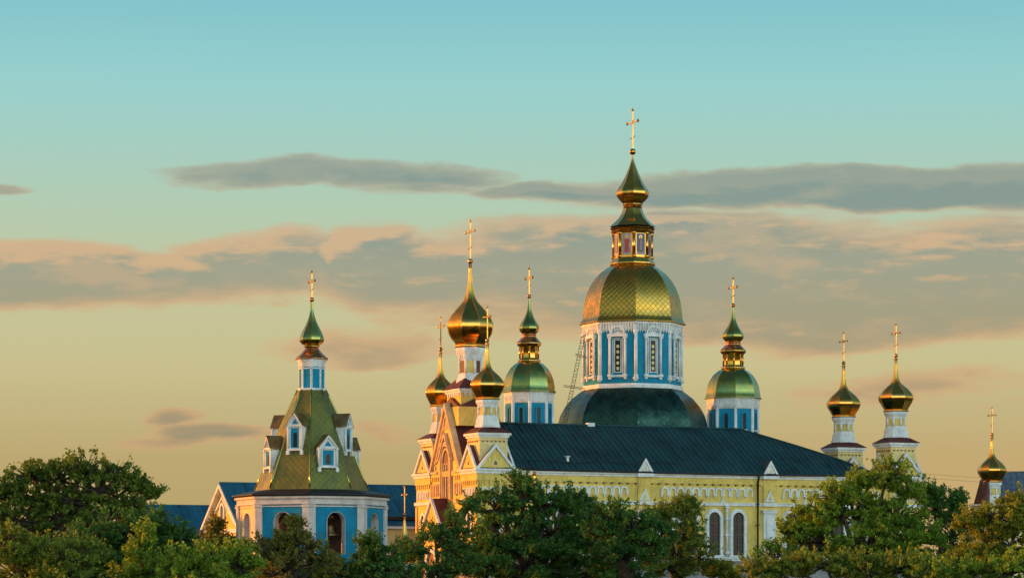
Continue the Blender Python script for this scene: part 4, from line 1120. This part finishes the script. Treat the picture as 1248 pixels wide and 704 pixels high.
# ------------------------------------------------------------------ trees
LM = dict(
    oak=leafmat('oak_leaves', (0.030, 0.070, 0.010), (0.190, 0.250, 0.030), 0.36),
    dark=leafmat('dark_leaves', (0.015, 0.065, 0.016), (0.105, 0.220, 0.034), 0.32),
    lime=leafmat('lime_leaves', (0.042, 0.105, 0.010), (0.280, 0.390, 0.034), 0.40),
    gold=leafmat('turning_leaves', (0.060, 0.095, 0.010), (0.320, 0.330, 0.030), 0.42),
    olive=leafmat('olive_leaves', (0.042, 0.082, 0.012), (0.260, 0.310, 0.034), 0.38),
    brown=leafmat('brownish_leaves', (0.040, 0.055, 0.014), (0.240, 0.220, 0.036), 0.34),
)
rng = np.random.default_rng(11)
def unit(n):
    v = rng.normal(size=(n, 3)); return v / np.linalg.norm(v, axis=1)[:, None]
def tree(name, label, lobes, Y, lm, cat='tree', dens=1.0, leaf=0.235, group='trees in front of the monastery', spread=1.0, droop=0.0, holes=0):
    """lobes: (photo column, row, half width px, half height px); trunk and limbs carry every lobe"""
    k = Y / FPX
    cx = np.average([l[0] for l in lobes], weights=[l[2] * l[3] for l in lobes])
    gz = ground_z(Y)
    rt = bpy.data.objects.new(name, None); COL.objects.link(rt)
    rt.location = ((cx - 624) * k, Y, gz); rt.rotation_euler = (0, 0, 0); tag(rt, label, cat, group)
    cs = []
    for (px, py, rx, ry) in lobes:
        ry = max(ry, 4); dep = rng.uniform(-0.45, 0.45) * rx * k * spread
        cs.append((np.array([(px - cx) * k, dep, CAMZ + (HY - py) * k - gz]), rx * k, ry * k))
    low = min(c[2] - 0.6 * h for c, w, h in cs)
    tk = MB(M['bark'])
    fork = max(1.2, low * 0.9)
    tr_ = 0.28 + 0.03 * len(lobes)
    tk.tube([(0, 0, -.3), (0.1, 0, fork * .5), (0, 0.05, fork)], [tr_ * 1.25, tr_, tr_ * .85], n=9)
    P = []; TONE = []
    for c, w, h in cs:
        mid = np.array([c[0] * .4, c[1] * .5, fork + (c[2] - fork) * .45])
        tk.tube([(0, 0.05, fork - .2), tuple(mid), tuple(c + np.array([0, 0, h * .3]))], [tr_ * .6, tr_ * .4, tr_ * .14], n=6)
        nb = int(16 + 16 * min(1.5, w / 2.5))
        d = unit(nb * 2); d = d[d[:, 2] > -0.75][:nb]
        rad = rng.uniform(0.52, 0.98, len(d))[:, None]
        bc = c + d * rad * np.array([w, w, h])
        for b_, dd_ in zip(bc, d):
            tk.tube([tuple(c), tuple((c + b_) / 2 + rng.normal(size=3) * .12), tuple(b_ + (b_ - c) * .06)], [tr_ * .2, tr_ * .12, .02], n=4)
            r = rng.uniform(0.15, 0.36) * (w * h) ** .5
            nc = int(max(5, 15 * dens * (r / .75) ** 1.8))
            u = unit(nc); u[:, 2] = np.where(u[:, 2] < -.3, -u[:, 2] * .6, u[:, 2])
            tips = b_ + u * r * rng.uniform(.35, 1.05, nc)[:, None] * np.array([1.1, 1.1, .8])
            if droop: tips[:, 2] -= droop * np.abs(rng.normal(size=nc)) * r
            tb = rng.uniform(-.1, .6)
            for tp in tips:
                nl = rng.integers(8, 14)
                P.append(tp + rng.normal(size=(nl, 3)) * np.array([.15, .15, .11])); TONE.append(np.clip(tb + rng.uniform(-.1, .45, nl), 0, 1))
        # loose sprays that break the outline
        for _ in range(int(15 * dens) + 6):
            dv = unit(1)[0]; dv[2] = abs(dv[2]) * .9 + .05
            st_p = c + dv * np.array([w, w, h]) * .92
            ln_ = rng.uniform(.3, .9)
            end = st_p + (dv * .8 + np.array([0, 0, .35 - droop])) * ln_
            tk.tube([tuple(c + (st_p - c) * .6), tuple(st_p), tuple(end)], [.05, .03, .01], n=4)
            for q in np.linspace(.1, 1.0, 5):
                nl = 6
                P.append(st_p + (end - st_p) * q + rng.normal(size=(nl, 3)) * .12); TONE.append(rng.uniform(.2, 1, nl))
    tk.build('trunk', rt)
    P = np.concatenate(P); T = np.concatenate(TONE)
    lo_, hi_ = P.min(0), P.max(0)
    keep = np.ones(len(P), bool)
    for _ in range(holes):               # open places in the foliage
        q = np.array([rng.uniform(lo_[0], hi_[0]), (lo_[1] + hi_[1]) / 2, rng.uniform(lo_[2] + (hi_[2] - lo_[2]) * .45, hi_[2])])
        d_ = np.array([rng.normal() * .12, 1.0, rng.normal() * .10]); d_ /= np.linalg.norm(d_)
        rel = P - q; perp = rel - (rel @ d_)[:, None] * d_
        perp *= np.array([1.0, 1.0, rng.uniform(.7, 1.5)])
        keep &= (np.linalg.norm(perp, axis=1) > rng.uniform(.22, .62)) | (rng.random(len(P)) < .08)
    P = P[keep]; T = T[keep]; n = len(P)
    a = unit(n); b = unit(n); b -= (a * b).sum(1)[:, None] * a; b /= np.linalg.norm(b, axis=1)[:, None] + 1e-9
    nrm = np.cross(a, b)
    s = (leaf * rng.uniform(.65, 1.3, n))[:, None]
    v = np.stack([P - a * s * .62, P + b * s * .36 + nrm * s * .10, P + a * s * .62, P - b * s * .36 + nrm * s * .10], 1).reshape(-1, 3)
    me = bpy.data.meshes.new('crown')
    me.vertices.add(4 * n); me.vertices.foreach_set('co', v.astype(np.float32).ravel())
    me.loops.add(6 * n); me.polygons.add(2 * n)
    base = np.arange(n)[:, None] * 4
    me.loops.foreach_set('vertex_index', (base + np.array([0, 1, 2, 0, 2, 3])).astype(np.int32).ravel())
    me.polygons.foreach_set('loop_start', (np.arange(2 * n) * 3).astype(np.int32)); me.polygons.foreach_set('loop_total', np.full(2 * n, 3, dtype=np.int32))
    me.update(calc_edges=True)
    at = me.attributes.new('tone', 'FLOAT', 'POINT'); at.data.foreach_set('value', np.repeat(T, 4).astype(np.float32))
    me.materials.append(LM[lm])
    o = bpy.data.objects.new('crown', me); COL.objects.link(o); o.parent = rt
    return n
tot = 0
tot += tree('oak_tree', 'big spreading oak at the left edge with sky showing through its crown',
     [(8, 602, 28, 28), (40, 582, 26, 20), (72, 586, 28, 24), (104, 574, 26, 18), (138, 578, 26, 18), (163, 594, 22, 18), (122, 600, 30, 22), (90, 612, 30, 20), (45, 612, 30, 22), (158, 618, 26, 16), (20, 640, 40, 28), (70, 632, 38, 26), (185, 601, 8, 7), (128, 636, 34, 22), (-30, 610, 34, 36)], 268, 'oak', dens=0.95, holes=34)
tot += tree('leafy_tree', 'rounded dark green tree below the blue roof, right of the oak',
     [(150, 648, 36, 26), (190, 642, 30, 24), (215, 660, 24, 26), (172, 672, 46, 30), (118, 668, 40, 30)], 258, 'dark', holes=6)
tot += tree('broad_tree', 'broad green tree along the bottom left corner of the view',
     [(5, 672, 40, 30), (48, 680, 42, 28), (92, 684, 40, 28), (20, 705, 50, 26), (75, 712, 50, 26)], 240, 'olive')
tot += tree('conical_tree', 'small pointed yellow-green tree catching the low sun beside the dark round one',
     [(178, 655, 11, 14), (172, 675, 20, 18), (182, 696, 28, 22), (160, 705, 22, 20)], 243, 'lime', leaf=.20)
tot += tree('leafy_bush', 'low bright green bush between the pointed tree and the bell tower',
     [(222, 690, 26, 20), (258, 684, 32, 20), (290, 690, 28, 24), (240, 710, 50, 22)], 238, 'lime')
tot += tree('drooping_tree', 'brown-green tree with a drooping top in front of the bell tower',
     [(357, 638, 8, 8), (346, 656, 13, 10), (362, 654, 10, 12), (340, 668, 26, 20), (372, 672, 22, 20), (318, 672, 20, 20), (350, 696, 42, 26), (395, 684, 18, 20)], 262, 'brown', droop=.45, holes=8, leaf=.20)
tot += tree('birch_tree', 'thin green tree standing before the right side of the bell tower',
     [(452, 668, 16, 18), (446, 690, 18, 20), (470, 680, 18, 20), (408, 698, 24, 14), (480, 705, 26, 22)], 268, 'dark', dens=.7)
tot += tree('shady_tree', 'sparse dark tree with sunlit yellow wall glowing through it, below the sunlit church front',
     [(505, 672, 20, 18), (530, 655, 20, 18), (558, 640, 18, 18), (552, 668, 24, 20), (496, 700, 26, 20), (572, 618, 10, 14), (570, 690, 22, 20), (535, 698, 18, 14)], 272, 'dark', dens=.42, leaf=.20)
tot += tree('linden_tree', 'largest dark green tree in the middle, in front of the long church wall',
     [(604, 622, 26, 30), (636, 612, 26, 26), (630, 592, 12, 14), (664, 615, 24, 24), (696, 617, 22, 20), (716, 636, 26, 22), (618, 655, 44, 34), (676, 652, 46, 32), (640, 690, 70, 34), (716, 680, 50, 36), (590, 684, 34, 32)], 278, 'dark', dens=1.1, holes=16)
tot += tree('maple_tree', 'dark rounded tree right of the largest one, its top just below the white belt',
     [(745, 632, 24, 20), (772, 645, 26, 24), (800, 660, 28, 28), (760, 680, 50, 36), (738, 652, 30, 24)], 270, 'dark')
tot += tree('slender_tree', 'slender olive tree reaching up left of the tall arched windows',
     [(838, 622, 15, 17), (815, 630, 16, 15), (800, 628, 12, 10), (845, 648, 14, 22), (828, 660, 16, 22), (850, 682, 22, 26), (812, 692, 44, 28)], 282, 'olive', dens=.75, holes=8, leaf=.205)
tot += tree('turning_bush', 'small golden bush under the sill of the tall arched windows',
     [(872, 697, 12, 10), (890, 703, 14, 10)], 284, 'gold', cat='bush', group=None)
tot += tree('ash_tree', 'large sunlit yellow-green tree hiding the far end of the long church',
     [(1050, 588, 17, 12), (1020, 606, 26, 18), (1082, 584, 28, 22), (1112, 600, 24, 22), (994, 628, 26, 22), (966, 648, 16, 16), (1040, 625, 42, 30), (1092, 632, 42, 30), (1000, 662, 44, 34), (1060, 670, 56, 36), (1116, 660, 36, 34), (946, 682, 22, 24)], 270, 'lime', dens=.95, holes=14)
tot += tree('poplar_tree', 'narrow dark tree with a pointed top left of the rightmost chapel',
     [(1134, 606, 11, 14), (1142, 622, 16, 20), (1166, 614, 8, 12), (1160, 655, 26, 30), (1150, 690, 36, 30), (1168, 627, 9, 14)], 285, 'dark', dens=.8)
tot += tree('golden_tree', 'wide golden green tree at the right edge below the grey roof',
     [(1188, 642, 24, 20), (1214, 636, 26, 20), (1244, 622, 26, 24), (1220, 672, 44, 30), (1262, 655, 34, 40), (1184, 688, 34, 28)], 262, 'gold', holes=6)
tot += tree('hedge_tree', 'low olive tree along the bottom between arched windows and right-hand ash',
     [(925, 697, 24, 14), (962, 694, 30, 18), (1005, 690, 34, 20), (1050, 698, 40, 20), (1100, 694, 40, 20)], 244, 'olive')
tot += tree('corner_tree', 'leafy tree filling the bottom right corner',
     [(1140, 700, 30, 18), (1180, 702, 34, 20), (1228, 698, 36, 24)], 240, 'lime')
tot += tree('young_tree', 'small brown tree against the sunlit gable left of the bell tower',
     [(266, 640, 8, 10), (260, 654, 12, 12), (278, 664, 14, 12), (258, 672, 20, 20)], 300, 'brown', dens=.4, leaf=.20)
tot += tree('background_tree', 'dense dark tree behind and below the oak, left of the blue roof',
     [(95, 650, 36, 30), (60, 668, 46, 34), (130, 668, 46, 34), (15, 668, 46, 36), (170, 690, 60, 30), (230, 700, 60, 28), (80, 700, 70, 30)], 292, 'dark', dens=.8)
tot += tree('background_tree', 'dense dark tree deep behind the bush row at the foot of the bell tower',
     [(290, 700, 40, 22), (350, 706, 50, 22), (420, 712, 50, 20)], 276, 'dark', dens=.8)
tot += tree('background_tree', 'low dark tree filling the gap under the two dark rounded trees at the long wall',
     [(700, 704, 44, 26), (755, 706, 40, 22), (650, 708, 40, 20)], 288, 'dark', dens=.9)
print('leaves', tot)
